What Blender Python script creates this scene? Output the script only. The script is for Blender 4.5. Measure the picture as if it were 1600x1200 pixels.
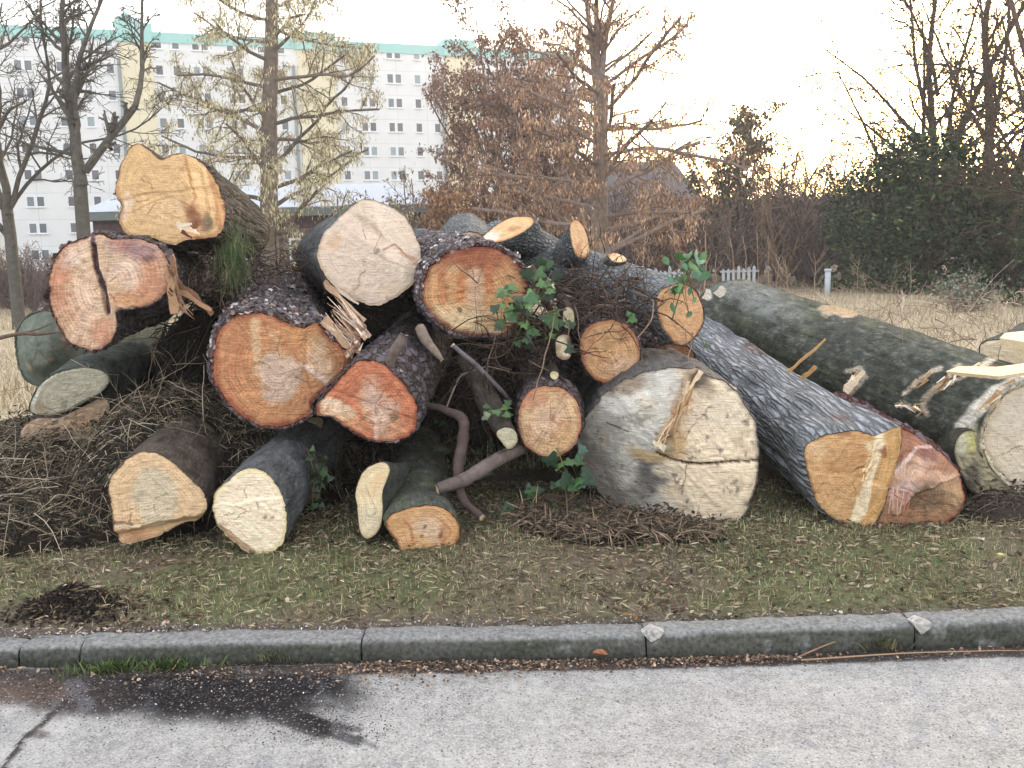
import bpy, math, random
import numpy as np
from mathutils import Matrix, Vector
rad = math.radians
for o in list(bpy.data.objects): bpy.data.objects.remove(o)
scene = bpy.context.scene
COL = scene.collection
# ------------------------------------------------------------------ camera
F = 1500.0; PITCH = 8.2; ROLL = -1.4; CAMZ = 1.65
cam = bpy.data.cameras.new('camera'); camo = bpy.data.objects.new('camera', cam); COL.objects.link(camo)
cam.sensor_width = 36; cam.lens = F/1600*36; cam.clip_start = .05; cam.clip_end = 3000
RM = (Matrix.Rotation(rad(90-PITCH), 3, 'X') @ Matrix.Rotation(rad(ROLL), 3, 'Z'))
camo.matrix_world = Matrix.Translation((0, 0, CAMZ)) @ RM.to_4x4()
scene.camera = camo
# ------------------------------------------------------------------ sky, sun
SUN_AZ, SUN_EL = 27.0, 10.0
w = bpy.data.worlds.new("World"); scene.world = w; w.use_nodes = True
nt = w.node_tree; bg = nt.nodes['Background']
sky = nt.nodes.new('ShaderNodeTexSky'); sky.sky_type = 'NISHITA'; sky.sun_disc = False
sky.sun_elevation = rad(SUN_EL); sky.sun_rotation = rad(SUN_AZ)
sky.air_density = 1.0; sky.dust_density = 3.0; sky.ozone_density = .6
# thin pale cloud veil over the evening sky
veil = nt.nodes.new('ShaderNodeMix'); veil.data_type = 'RGBA'; veil.inputs[0].default_value = .5; veil.inputs[7].default_value = (3.0, 2.78, 2.68, 1)
nt.links.new(sky.outputs[0], veil.inputs[6]); nt.links.new(veil.outputs[2], bg.inputs[0]); bg.inputs[1].default_value = 0.15
sd = bpy.data.lights.new('sun', 'SUN'); sd.energy = 0.6; sd.angle = rad(12); sd.color = (1, .86, .7)
so = bpy.data.objects.new('sun', sd); COL.objects.link(so)
dirv = Vector((math.sin(rad(SUN_AZ))*math.cos(rad(SUN_EL)), math.cos(rad(SUN_AZ))*math.cos(rad(SUN_EL)), math.sin(rad(SUN_EL))))
so.rotation_euler = dirv.to_track_quat('Z', 'Y').to_euler(); so.location = (20, 40, 20)
vs = scene.view_settings; vs.view_transform = 'Standard'; vs.look = 'None'; vs.gamma = 1; vs.exposure = 2.45
scene.render.engine = 'CYCLES'
# ------------------------------------------------------------------ helpers
RMn = np.array(RM); CAMP = np.array((0, 0, CAMZ))
def ray(px, py):
    d = np.array(((px-800)/F, (600-py)/F, -1.0)); return RMn @ d
def P(px, py, Y):
    d = ray(px, py); return CAMP + d*(Y/d[1])
def PZ(px, py, z):
    d = ray(px, py); return CAMP + d*((z-CAMZ)/d[2])
def proj(p):
    q = (np.asarray(p)-CAMP) @ RMn
    return 800+F*q[..., 0]/-q[..., 2], 600-F*q[..., 1]/-q[..., 2]
def lin(c):
    c = np.array(c, float)/255.0
    return np.where(c <= .04045, c/12.92, ((c+.055)/1.055)**2.4)
def _h(ix, iy, iz):
    n = (ix.astype(np.int64)*374761393 + iy.astype(np.int64)*668265263 + iz.astype(np.int64)*2147483647) & 0xffffffff
    n = ((n ^ (n >> 13))*1274126177) & 0xffffffff
    return ((n ^ (n >> 16)) & 0xffffff)/float(0xffffff)*2-1
def vn(p):
    p = np.asarray(p, float); i = np.floor(p); f = p-i; f = f*f*(3-2*f); i = i.astype(np.int64)
    x, y, z = i[..., 0], i[..., 1], i[..., 2]; fx, fy, fz = f[..., 0], f[..., 1], f[..., 2]
    r = 0
    for a in (0, 1):
        for b in (0, 1):
            for c in (0, 1):
                r = r + _h(x+a, y+b, z+c)*(fx if a else 1-fx)*(fy if b else 1-fy)*(fz if c else 1-fz)
    return r
def fbm(p, o=4):
    p = np.asarray(p, float); r = 0; a = .5
    for k in range(o): r = r + a*vn(p*2**k+17.3*k); a *= .5
    return r
def st3(a, b, c): return np.stack(np.broadcast_arrays(a, b, c), -1).astype(float)
def sstep(a, b, x):
    t = np.clip((x-a)/(b-a), 0, 1); return t*t*(3-2*t)
def mkmesh(name, V, Fs, mat=None, parent=None, col=None, smooth=True, attrs=None, matidx=None):
    """Fs: array of quads/tris or list of such arrays."""
    if not isinstance(Fs, list): Fs = [Fs]
    Fs = [np.asarray(f, np.int32) for f in Fs if len(f)]
    V = np.asarray(V, np.float32)
    me = bpy.data.meshes.new(name); me.vertices.add(len(V)); me.vertices.foreach_set('co', V.ravel())
    loops = np.concatenate([f.ravel() for f in Fs]); cnt = np.concatenate([np.full(len(f), f.shape[1], np.int32) for f in Fs])
    me.loops.add(len(loops)); me.loops.foreach_set('vertex_index', loops)
    me.polygons.add(len(cnt)); start = np.concatenate([[0], np.cumsum(cnt)[:-1]]).astype(np.int32)
    me.polygons.foreach_set('loop_start', start); me.polygons.foreach_set('loop_total', cnt)
    me.polygons.foreach_set('use_smooth', np.full(len(cnt), smooth))
    if col is not None:
        a = me.attributes.new('Col', 'FLOAT_COLOR', 'POINT')
        c = np.ones((len(V), 4), np.float32); c[:, :3] = col; a.data.foreach_set('color', c.ravel())
    for k, v in (attrs or {}).items():
        a = me.attributes.new(k, 'FLOAT', 'POINT'); a.data.foreach_set('value', np.asarray(v, np.float32).ravel())
    me.update(calc_edges=True); me.validate()
    ob = bpy.data.objects.new(name, me); COL.objects.link(ob)
    if mat: me.materials.append(mat)
    if parent is not None: ob.parent = parent
    return ob
def tag(o, label=None, cat=None, group=None, kind=None):
    if label: o['label'] = label
    if cat: o['category'] = cat
    if group: o['group'] = group
    if kind: o['kind'] = kind
    return o
def empty(name, loc, rot=None):
    o = bpy.data.objects.new(name, None); COL.objects.link(o); o.empty_display_size = .1
    m = rot.to_4x4() if rot is not None else Matrix.Identity(4)
    m.translation = Vector(loc); o.matrix_world = m
    return o
class MB:
    def __init__(s): s.V = []; s.Q = []; s.T = []; s.C = []; s.n = 0
    def add(s, V, Q=None, T=None, C=None):
        V = np.asarray(V, float).reshape(-1, 3)
        if Q is not None and len(Q): s.Q.append(np.asarray(Q)+s.n)
        if T is not None and len(T): s.T.append(np.asarray(T)+s.n)
        s.V.append(V); s.C.append(np.broadcast_to(np.asarray(C if C is not None else (1, 1, 1), float), V.shape)); s.n += len(V)
    def box(s, a, b, C=None):
        (x0, y0, z0), (x1, y1, z1) = a, b
        V = [(x0,y0,z0),(x1,y0,z0),(x1,y1,z0),(x0,y1,z0),(x0,y0,z1),(x1,y0,z1),(x1,y1,z1),(x0,y1,z1)]
        s.add(V, [(0,3,2,1),(4,5,6,7),(0,1,5,4),(1,2,6,5),(2,3,7,6),(3,0,4,7)], C=C)
    def tube(s, pts, r, n=6, C=None, cap=True):
        pts = np.asarray(pts, float); m = len(pts); r = np.broadcast_to(np.asarray(r, float), (m,))
        t = np.gradient(pts, axis=0); t /= np.linalg.norm(t, axis=1)[:, None]+1e-9
        ref = np.array((0, 0, 1.)) if abs(t[0, 2]) < .9 else np.array((1., 0, 0))
        u = np.cross(t, ref); u /= np.linalg.norm(u, axis=1)[:, None]+1e-9; v = np.cross(t, u)
        a = np.arange(n)*2*math.pi/n
        V = pts[:, None]+r[:, None, None]*(np.cos(a)[None, :, None]*u[:, None]+np.sin(a)[None, :, None]*v[:, None])
        i = np.arange(m-1)[:, None]*n; j = np.arange(n)[None]; k = (j+1) % n
        Q = np.stack([i+j, i+k, i+n+k, i+n+j], -1).reshape(-1, 4)
        T = []
        if cap and n > 3: T = [(0, q+1, q) for q in range(1, n-1)]+[((m-1)*n, (m-1)*n+q, (m-1)*n+q+1) for q in range(1, n-1)]
        s.add(V.reshape(-1, 3), Q, T, C)
    def build(s, name, mat, parent=None, smooth=True):
        fs = []
        if s.Q: fs.append(np.concatenate(s.Q))
        if s.T: fs.append(np.concatenate(s.T))
        return mkmesh(name, np.concatenate(s.V), fs, mat, parent, np.concatenate(s.C), smooth)
def scatter(proto, quads, tris, pos, rot, scale, cols):
    """instances of a small mesh merged into one. proto (v,3), rot (n,3,3), scale (n,3)"""
    proto = np.asarray(proto, float); n = len(pos); v = len(proto)
    V = np.einsum('nij,nvj->nvi', rot, proto[None]*scale[:, None, :])+pos[:, None]
    off = (np.arange(n)*v)[:, None, None]
    fs = []
    if len(quads): fs.append((np.asarray(quads)[None]+off).reshape(-1, 4))
    if len(tris): fs.append((np.asarray(tris)[None]+off).reshape(-1, 3))
    return V.reshape(-1, 3), fs, np.repeat(cols, v, axis=0)
def rotmats(rng, n, tilt=None):
    """random z rotation then tilt by +-tilt"""
    a = rng.uniform(0, 2*math.pi, n); t = rng.normal(0, 1, n)*(tilt if tilt is not None else 1.5); b = rng.uniform(0, 2*math.pi, n)
    ca, sa, ct, stt = np.cos(a), np.sin(a), np.cos(t), np.sin(t); z = np.zeros(n); o = np.ones(n)
    Rz = np.stack([ca, -sa, z, sa, ca, z, z, z, o], -1).reshape(n, 3, 3)
    Rx = np.stack([o, z, z, z, ct, -stt, z, stt, ct], -1).reshape(n, 3, 3)
    cb, sb = np.cos(b), np.sin(b)
    Rb = np.stack([cb, -sb, z, sb, cb, z, z, z, o], -1).reshape(n, 3, 3)
    return Rb @ Rx @ Rz
def pick(rng, n, cols, var=.18):
    c = np.array([lin(x) for x in cols])[rng.integers(0, len(cols), n)]
    return c*(1+rng.uniform(-var, var, (n, 1)))
# ------------------------------------------------------------------ materials
def newmat(name, rough=.9, spec=.2):
    m = bpy.data.materials.new(name); m.use_nodes = True; n = m.node_tree
    b = n.nodes['Principled BSDF']; b.inputs['Roughness'].default_value = rough; b.inputs['Specular IOR Level'].default_value = spec
    return m, n, b
def N(nt, t, **kw):
    n = nt.nodes.new(t)
    for k, v in kw.items():
        if k.startswith('i_'): n.inputs[k[2:].replace('_', ' ')].default_value = v
        else: setattr(n, k, v)
    return n
def math_(nt, op, a, b=None, clamp=False):
    n = nt.nodes.new('ShaderNodeMath'); n.operation = op; n.use_clamp = clamp
    for i, x in enumerate((a, b)):
        if x is None: continue
        if isinstance(x, (int, float)): n.inputs[i].default_value = x
        else: nt.links.new(x, n.inputs[i])
    return n.outputs[0]
def mixc(nt, fac, a, b, mode='MIX'):
    n = nt.nodes.new('ShaderNodeMix'); n.data_type = 'RGBA'; n.blend_type = mode
    for idx, x in ((0, fac), (6, a), (7, b)):
        if isinstance(x, (int, float)): n.inputs[idx].default_value = x
        elif isinstance(x, (tuple, list, np.ndarray)): n.inputs[idx].default_value = tuple(x)[:3]+(1,)
        else: nt.links.new(x, n.inputs[idx])
    return n.outputs[2]
def maprange(nt, x, a, b, c, d):
    n = nt.nodes.new('ShaderNodeMapRange'); nt.links.new(x, n.inputs[0])
    for i, v in enumerate((a, b, c, d)): n.inputs[i+1].default_value = v
    return n.outputs[0]
def noise(nt, vec, scale, detail=4, rough=.6):
    n = nt.nodes.new('ShaderNodeTexNoise'); n.inputs['Scale'].default_value = scale; n.inputs['Detail'].default_value = detail; n.inputs['Roughness'].default_value = rough
    if vec is not None: nt.links.new(vec, n.inputs['Vector'])
    return n.outputs[0]
def objco(nt, scale=(1, 1, 1)):
    t = nt.nodes.new('ShaderNodeTexCoord'); m = nt.nodes.new('ShaderNodeMapping'); m.inputs['Scale'].default_value = scale
    nt.links.new(t.outputs['Object'], m.inputs[0]); return m.outputs[0]
def attr(nt, name):
    a = nt.nodes.new('ShaderNodeAttribute'); a.attribute_name = name; return a
def bump(nt, b, h, strength, dist):
    n = nt.nodes.new('ShaderNodeBump'); n.inputs['Strength'].default_value = strength; n.inputs['Distance'].default_value = dist
    nt.links.new(h, n.inputs['Height']); nt.links.new(n.outputs[0], b.inputs['Normal'])
def gray(nt, x):
    n = nt.nodes.new('ShaderNodeCombineColor')
    for i in range(3): nt.links.new(x, n.inputs[i])
    return n.outputs[0]
def simple_col(name, rough=.9, spec=.15, nscale=30, amt=.35, bumpd=.004, trans=0):
    m, nt, b = newmat(name, rough, spec)
    n = noise(nt, objco(nt), nscale, 5)
    c = mixc(nt, 1.0, attr(nt, 'Col').outputs[0], gray(nt, maprange(nt, n, .25, .75, 1-amt, 1+amt)), 'MULTIPLY')
    nt.links.new(c, b.inputs['Base Color']); bump(nt, b, n, .6, bumpd)
    return m
def flat(name, c, rough=.8, spec=.3, nscale=8, amt=.12):
    m, nt, b = newmat(name, rough, spec); n = noise(nt, objco(nt), nscale, 4)
    cc = mixc(nt, 1.0, tuple(lin(c)), gray(nt, maprange(nt, n, .25, .75, 1-amt, 1+amt)), 'MULTIPLY')
    nt.links.new(cc, b.inputs['Base Color']); return m
def wood_mat(name, ring=.34, freq=62., saw=.12, fine=.16):
    m, nt, b = newmat(name, .75, .25)
    co = objco(nt); rr = attr(nt, 'ringR').outputs['Fac']
    d = noise(nt, co, 9, 3); r2 = math_(nt, 'ADD', rr, math_(nt, 'MULTIPLY', d, .035))
    s1 = math_(nt, 'SINE', math_(nt, 'MULTIPLY', r2, freq*2*math.pi))
    s2 = math_(nt, 'SINE', math_(nt, 'MULTIPLY', r2, freq*2*math.pi*.37))
    amp = maprange(nt, noise(nt, co, 6, 2), .35, .7, .1, 1.0)
    rg = math_(nt, 'MULTIPLY', math_(nt, 'ADD', math_(nt, 'MULTIPLY', s1, .6), math_(nt, 'MULTIPLY', s2, .5)), amp)
    sw = noise(nt, objco(nt, (14, 120, 14)), 1, 2, .5)
    nv = nt.nodes.new('ShaderNodeVectorMath'); nv.operation = 'NORMALIZE'; nt.links.new(objco(nt, (1, 1, .0001)), nv.inputs[0])
    ma = nt.nodes.new('ShaderNodeVectorMath'); ma.operation = 'MULTIPLY_ADD'; nt.links.new(nv.outputs[0], ma.inputs[0]); ma.inputs[1].default_value = (13, 13, 13); nt.links.new(objco(nt, (5, 5, 5)), ma.inputs[2])
    ra = noise(nt, ma.outputs[0], 1.6, 5, .7)
    fn = noise(nt, co, 140, 4, .7); md = noise(nt, co, 14, 5, .65)
    t = math_(nt, 'ADD', 1.0, math_(nt, 'MULTIPLY', rg, ring*.5))
    t = math_(nt, 'ADD', t, maprange(nt, sw, .3, .7, -saw*.6, saw*.6))
    t = math_(nt, 'ADD', t, maprange(nt, ra, .3, .7, -fine, fine))
    t = math_(nt, 'ADD', t, maprange(nt, fn, .3, .7, -fine, fine))
    t = math_(nt, 'ADD', t, maprange(nt, md, .3, .7, -fine*.9, fine*.9))
    c = mixc(nt, 1.0, attr(nt, 'Col').outputs[0], gray(nt, t), 'MULTIPLY')
    # dark flecks
    vo = nt.nodes.new('ShaderNodeTexVoronoi'); vo.inputs['Scale'].default_value = 24; nt.links.new(co, vo.inputs['Vector'])
    fl = maprange(nt, vo.outputs['Distance'], .07, .13, .45, 0)
    c = mixc(nt, math_(nt, 'MULTIPLY', fl, maprange(nt, noise(nt, co, 5, 1), .5, .62, 0, 1)), c, tuple(lin((95, 60, 40))))
    nt.links.new(c, b.inputs['Base Color'])
    h = math_(nt, 'ADD', math_(nt, 'MULTIPLY', sw, .8), math_(nt, 'ADD', math_(nt, 'MULTIPLY', fn, .5), math_(nt, 'MULTIPLY', rg, .15)))
    bump(nt, b, h, .85, .010)
    return m
def bark_mat(name, kind):
    m, nt, b = newmat(name, .92, .15); colr = attr(nt, 'Col').outputs[0]
    dn = N(nt, 'ShaderNodeTexNoise'); dn.inputs['Scale'].default_value = 7; dn.inputs['Detail'].default_value = 3
    sc = {'furrow': (30, 30, 2.6), 'pine': (26, 26, 13), 'smooth': (12, 12, 6), 'oak': (34, 34, 16)}[kind]
    nt.links.new(objco(nt), dn.inputs['Vector'])
    va = nt.nodes.new('ShaderNodeVectorMath'); va.operation = 'MULTIPLY_ADD'
    nt.links.new(dn.outputs['Color'], va.inputs[0]); va.inputs[1].default_value = (1.0, 1.0, 1.0) if kind == 'furrow' else (1.6, 1.6, 1.6); nt.links.new(objco(nt, sc), va.inputs[2])
    vo = nt.nodes.new('ShaderNodeTexVoronoi'); vo.feature = 'DISTANCE_TO_EDGE'; vo.inputs['Scale'].default_value = 1; nt.links.new(va.outputs[0], vo.inputs['Vector'])
    vc = nt.nodes.new('ShaderNodeTexVoronoi'); vc.inputs['Scale'].default_value = 1; nt.links.new(va.outputs[0], vc.inputs['Vector'])
    e = maprange(nt, vo.outputs['Distance'], 0, {'furrow': .28, 'pine': .16, 'smooth': .1, 'oak': .3}[kind], 0, 1)
    fn = noise(nt, objco(nt, (1, 1, .4)), 90, 5, .7); big = noise(nt, objco(nt), 5, 5, .65)
    t = math_(nt, 'ADD', maprange(nt, fn, .3, .7, .55, 1.35), maprange(nt, big, .3, .7, -.3, .3))
    c = mixc(nt, 1.0, colr, gray(nt, t), 'MULTIPLY')
    if kind == 'smooth':
        sp1 = noise(nt, objco(nt, (1, 1, .6)), 26, 6, .75); c = mixc(nt, maprange(nt, sp1, .52, .68, 0, .7), c, mixc(nt, 1, colr, (2.0, 1.95, 1.85), 'MULTIPLY'))
        sp2 = noise(nt, objco(nt, (1.3, 1.3, .5)), 11, 6, .7); c = mixc(nt, maprange(nt, sp2, .5, .64, 0, .75), c, mixc(nt, 1, colr, (.38, .36, .34), 'MULTIPLY'))
    if kind != 'smooth': c = mixc(nt, maprange(nt, e, 0, 1, {'furrow': .8, 'pine': .7, 'oak': .75}[kind], 0), c, mixc(nt, 1, colr, (.22, .2, .19), 'MULTIPLY'))
    if kind == 'pine':
        sp = nt.nodes.new('ShaderNodeSeparateColor'); nt.links.new(vc.outputs['Color'], sp.inputs[0])
        c = mixc(nt, maprange(nt, sp.outputs[0], .55, .9, 0, .55), c, tuple(lin((150, 140, 150))))
    nt.links.new(c, b.inputs['Base Color'])
    h = math_(nt, 'ADD', math_(nt, 'MULTIPLY', e, {'furrow': 1., 'pine': .8, 'smooth': .35, 'oak': 1.}[kind]), math_(nt, 'MULTIPLY', fn, .9 if kind == 'smooth' else .5))
    bump(nt, b, h, 1.0, {'furrow': .02, 'pine': .018, 'smooth': .014, 'oak': .012}[kind])
    return m
M = {}
M['wood'] = wood_mat('cut_wood'); M['wood_red'] = wood_mat('cut_wood_red', .5, 52., .16, .24); M['wood_pale'] = wood_mat('cut_wood_pale', .12, 50., .07, .10)
for k in ('furrow', 'pine', 'smooth', 'oak'): M['bark_'+k] = bark_mat('bark_'+k, k)
M['splinter'] = simple_col('torn_wood', .8, .2, 60, .25, .003)
M['leaf'] = simple_col('leaf_green', .45, .4, 40, .3, .002)
M['litter'] = simple_col('dry_litter', .85, .15, 60, .3, .002)
M['twig'] = simple_col('twig_bark', .9, .12, 45, .35, .004)
M['grass'] = simple_col('grass_blades', .7, .25, 25, .3, .001)
M['treebark'] = simple_col('tree_bark', .92, .12, 9, .4, .03)
M['foliage'] = simple_col('tree_foliage', .8, .15, 2, .3, .003)
M['stone'] = simple_col('stone_chips', .85, .2, 60, .25, .002)
# ------------------------------------------------------------------ feature painting in face space
def feats_colour(px, py, rf, base, feats, seed=0):
    n = len(px); c = np.tile(lin(base)[None], (n, 1))
    q = st3(px/26., py/26., seed*7.1); jx = px+fbm(q, 4)*16; jy = py+fbm(q+51.7, 4)*16
    for f in feats:
        if f[0] == 'blob':
            _, cx, cy, rx, ry, ang, co, al, soft = f
            a = rad(ang); dx, dy = jx-cx, jy-cy
            u = (dx*math.cos(a)+dy*math.sin(a))/rx; v = (-dx*math.sin(a)+dy*math.cos(a))/ry
            k = 1-sstep(1-soft, 1+soft*.6, np.hypot(u, v))
        elif f[0] == 'rim':
            _, r0, co, al = f; k = sstep(r0, 1.0, rf+fbm(q*1.3+9, 3)*.12)
        elif f[0] == 'line':
            _, pts, wd, co, al = f; k = np.zeros(n)
            kx = px+fbm(q*2, 3)*4; ky = py+fbm(q*2+31, 3)*4
            for (x0, y0), (x1, y1) in zip(pts[:-1], pts[1:]):
                L = max(1e-3, (x1-x0)**2+(y1-y0)**2); t = np.clip(((kx-x0)*(x1-x0)+(ky-y0)*(y1-y0))/L, 0, 1)
                d = np.hypot(kx-x0-t*(x1-x0), ky-y0-t*(y1-y0)); k = np.maximum(k, 1-sstep(wd*.55, wd*.9, d))
        elif f[0] == 'side':   # everything left of the line p0->p1 (image space)
            _, x0, y0, x1, y1, soft, co, al = f; L = math.hypot(x1-x0, y1-y0)
            s = ((x1-x0)*(jy-y0)-(y1-y0)*(jx-x0))/L; k = sstep(-soft, soft, s)
        elif f[0] == 'mottle':
            _, sc, thr, co, al = f; k = sstep(thr, thr+.25, fbm(st3(px/sc, py/sc, seed+3.3), 4)*1.6)
        k = (k*al)[:, None]; c = c*(1-k)+lin(co)[None]*k
    return c
def feats_height(px, py, feats, seed=0):
    h = np.zeros(len(px)); q = st3(px/30., py/30., seed*3.7)
    jx = px+fbm(q, 3)*8; jy = py+fbm(q+51.7, 3)*8
    for f in feats:
        if f[0] == 'ramp':    # from p0 (0) to p1 (depth), continues flat; positive = deeper into the log
            _, x0, y0, x1, y1, dep = f; L = (x1-x0)**2+(y1-y0)**2
            t = np.clip(((jx-x0)*(x1-x0)+(jy-y0)*(y1-y0))/L, 0, 1); h = h+dep*t
        elif f[0] == 'blob':
            _, cx, cy, rx, ry, dep = f; h = h+dep*(1-sstep(.3, 1.1, np.hypot((jx-cx)/rx, (jy-cy)/ry)))
        elif f[0] == 'line':
            _, pts, wd, dep = f; k = np.zeros(len(px))
            for (x0, y0), (x1, y1) in zip(pts[:-1], pts[1:]):
                L = (x1-x0)**2+(y1-y0)**2; t = np.clip(((px-x0)*(x1-x0)+(py-y0)*(y1-y0))/L, 0, 1)
                k = np.maximum(k, 1-sstep(wd*.3, wd, np.hypot(px-x0-t*(x1-x0), py-y0-t*(y1-y0))))
            h = h+dep*k
    return h
def Rpx(o): c = o.mean(0); return float(np.hypot(*(o-c).T).min())
KW = 1.12   # observed colour -> albedo
def log(name, outline, depth, axis, length, base, feats=(), hfeats=(), bark='furrow', bcol=(95, 95, 92), bfeats=(), normal=None,
        rim=.02, rimcol=None, taper=.9, centre=None, wood='wood', NA=190, NR=44, NL=70, seed=1, rough=.012, label=None, cat='log', group='logs piled on the verge', parent=None, bend=(0, 0), rnd=.55, endcol=(150, 110, 80)):
    out = np.array(outline, float)
    if centre is None: centre = out.mean(0)
    C = P(centre[0], centre[1], depth)
    W = np.array(axis, float); W /= np.linalg.norm(W)
    nrm = -W if normal is None else np.array(normal, float)/np.linalg.norm(normal)
    U = np.cross(W, (0, 0, 1.)); U /= np.linalg.norm(U)      # right
    Vv = np.cross(U, W)
    if parent is None and Rpx(out) > 40:
        rc_ = random.Random(seed*13+1); feats = list(feats); R0 = Rpx(out)
        for _ in range(rc_.randint(3, 5)):
            a = rc_.uniform(0, 6.28); r0 = rc_.uniform(.0, .45)*R0; r1 = min(R0*.95, r0+rc_.uniform(.2, .55)*R0); pl = []
            for t in range(5): rr_ = r0+(r1-r0)*t/4; aa = a+rc_.uniform(-.06, .06); pl.append((centre[0]+rr_*math.cos(aa), centre[1]+rr_*math.sin(aa)))
            feats.append(('line', pl, 1.5, (104, 66, 44), .5))
        hfeats = list(hfeats)
        for _ in range(2):   # ledges left where the saw was set again
            a = rc_.uniform(0, 6.28); q0 = rc_.uniform(-.5, .5)*R0; cx_, cy_ = centre[0]-math.sin(a)*q0, centre[1]+math.cos(a)*q0
            hfeats.append(('ramp', cx_, cy_, cx_-math.sin(a)*2.5, cy_+math.cos(a)*2.5, rc_.choice((-1, 1))*rc_.uniform(.004, .009)))
        for _ in range(7):
            a = rc_.uniform(0, 6.28); rr_ = rc_.uniform(.2, .95)*R0; feats.append(('blob', centre[0]+rr_*math.cos(a), centre[1]+rr_*math.sin(a), R0*rc_.uniform(.05, .22), R0*rc_.uniform(.03, .12), rc_.uniform(0, 180), rc_.choice([(150,104,70),(226,196,156),(120,88,66)]), .3, .8))
    # closed Catmull-Rom of the outline
    pts = []; n = len(out)
    for i in range(n):
        p0, p1, p2, p3 = out[i-1], out[i], out[(i+1) % n], out[(i+2) % n]
        for t in np.arange(0, 1, .1):
            pts.append(.5*((2*p1)+(-p0+p2)*t+(2*p0-5*p1+4*p2-p3)*t*t+(-p0+3*p1-3*p2+p3)*t**3))
    loc = []
    for x, y in pts:
        d = ray(x, y); t = np.dot(C-CAMP, nrm)/np.dot(d, nrm); q = CAMP+d*t-C; loc.append((q@U, q@Vv))
    loc = np.array(loc); th = np.arctan2(loc[:, 1], loc[:, 0]); rr = np.hypot(loc[:, 0], loc[:, 1])
    o = np.argsort(th); th, rr = th[o], rr[o]; th = np.concatenate([th-2*math.pi, th, th+2*math.pi]); rr = np.tile(rr, 3)
    TH = np.linspace(-math.pi, math.pi, NA, endpoint=False); R = np.interp(TH, th, rr)
    R = R*(1+.016*vn(st3(np.cos(TH)*9, np.sin(TH)*9, seed))+.013*vn(st3(np.cos(TH)*28, np.sin(TH)*28, seed)))
    Rm = R.mean(); cs, sn = np.cos(TH), np.sin(TH)
    un, vnn, wn = nrm@U, nrm@Vv, nrm@W
    def plane(u, v): return -(un*u+vnn*v)/wn
    Rw = np.maximum(R-rim, R*.6)
    # frame
    rot = Matrix((U, Vv, W)).transposed()      # columns U,V,W  (right handed: U x V = W?)
    if rot.determinant() < 0: rot = Matrix((-U, Vv, W)).transposed(); sgn = -1
    else: sgn = 1
    def toloc(A): A = np.array(A, float); A[..., 0] *= sgn; return A
    def px_of(u, v, wv): return proj(C+u[:, None]*U+v[:, None]*Vv+wv[:, None]*W)
    if parent is None:
        root = empty(name, C, rot); tag(root, label, cat, group)
    else:
        root = None
    # face
    fr = (np.arange(1, NR+1)/NR)**.85
    u = np.concatenate([[0], (fr[:, None]*Rw*cs).ravel()]); v = np.concatenate([[0], (fr[:, None]*Rw*sn).ravel()])
    rf = np.concatenate([[0], np.repeat(fr, NA)]); wv = plane(u, v)
    px, py = px_of(u, v, wv)
    h = feats_height(px, py, hfeats, seed)
    wv2 = wv+h+.004*fbm(st3(u*14, v*14, seed), 3)+rough*.25*vn(st3(u*60, v*60, seed))
    wv2 = wv2+.006*sstep(.93, 1, rf)
    fc = feats_colour(px, py, rf, base, feats, seed)*KW
    lu = fc.mean(1)[:, None]; fc = fc*.88+lu*.12
    if wood == 'wood_red':
        sat = ((fc.max(1)-fc.min(1))/(fc.max(1)+1e-6))[:, None]; kk = sstep(.45, .8, sat); fc = fc*(1+kk*np.array((.0, .17, -.06))); lu = fc.mean(1)[:, None]; fc = (fc*.9+lu*.1)*1.03
    FQ = []; 
    a = np.arange(NA); b = (a+1) % NA
    for k in range(NR-1):
        FQ.append(np.stack([1+k*NA+a, 1+k*NA+b, 1+(k+1)*NA+b, 1+(k+1)*NA+a], -1))
    FT = np.stack([np.zeros(NA, int), b+1, a+1], -1)
    if sgn < 0: pass
    FQ = np.concatenate(FQ)[:, ::-1] if sgn < 0 else np.concatenate(FQ)
    FT = FT[:, ::-1] if sgn < 0 else FT
    fv = toloc(st3(u, v, wv2))
    # body
    s = (np.arange(NL+1)/NL)**1.35
    Wedge = plane(R*cs, R*sn); pe = px_of(R*cs, R*sn, Wedge); Wedge = Wedge+feats_height(pe[0], pe[1], hfeats, seed)
    S = s[:, None]; bl = sstep(0, .6, S*length/(Rm*4))*rnd
    Rk = (R[None]*(1-bl)+Rm*bl)*(1-(1-taper)*S)
    ww = Wedge[None]+(length-Wedge[None])*S
    X = Rk*cs; Y = Rk*sn
    q = st3(X, Y, ww)
    amp = {'furrow': .022, 'pine': .022, 'smooth': .008, 'oak': .012}[bark]
    if bark in ('furrow', 'oak'):
        dd = (1-np.abs(vn(q*np.array((17, 17, 1.6))+seed))*2.)*amp*.6+fbm(q*np.array((5, 5, 2))+seed, 3)*amp*1.2
    elif bark == 'pine': dd = np.abs(vn(q*np.array((24, 24, 15))+seed))*amp+fbm(q*5+seed, 3)*amp*1.3
    else: dd = fbm(q*np.array((4, 4, 2.5))+seed, 4)*amp*3
    if parent is not None: dd = dd*.4
    dd = dd*sstep(-.01, .08, S*length)-.004*(1-sstep(0, .05, S*length))
    Rk = Rk+dd; X = Rk*cs+bend[0]*S**2; Y = Rk*sn+bend[1]*S**2
    bv = toloc(st3(X, Y, ww).reshape(-1, 3))
    wor = C+X.reshape(-1, 1)*U+Y.reshape(-1, 1)*Vv+ww.reshape(-1, 1)*W; bpx, bpy = proj(wor)
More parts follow.
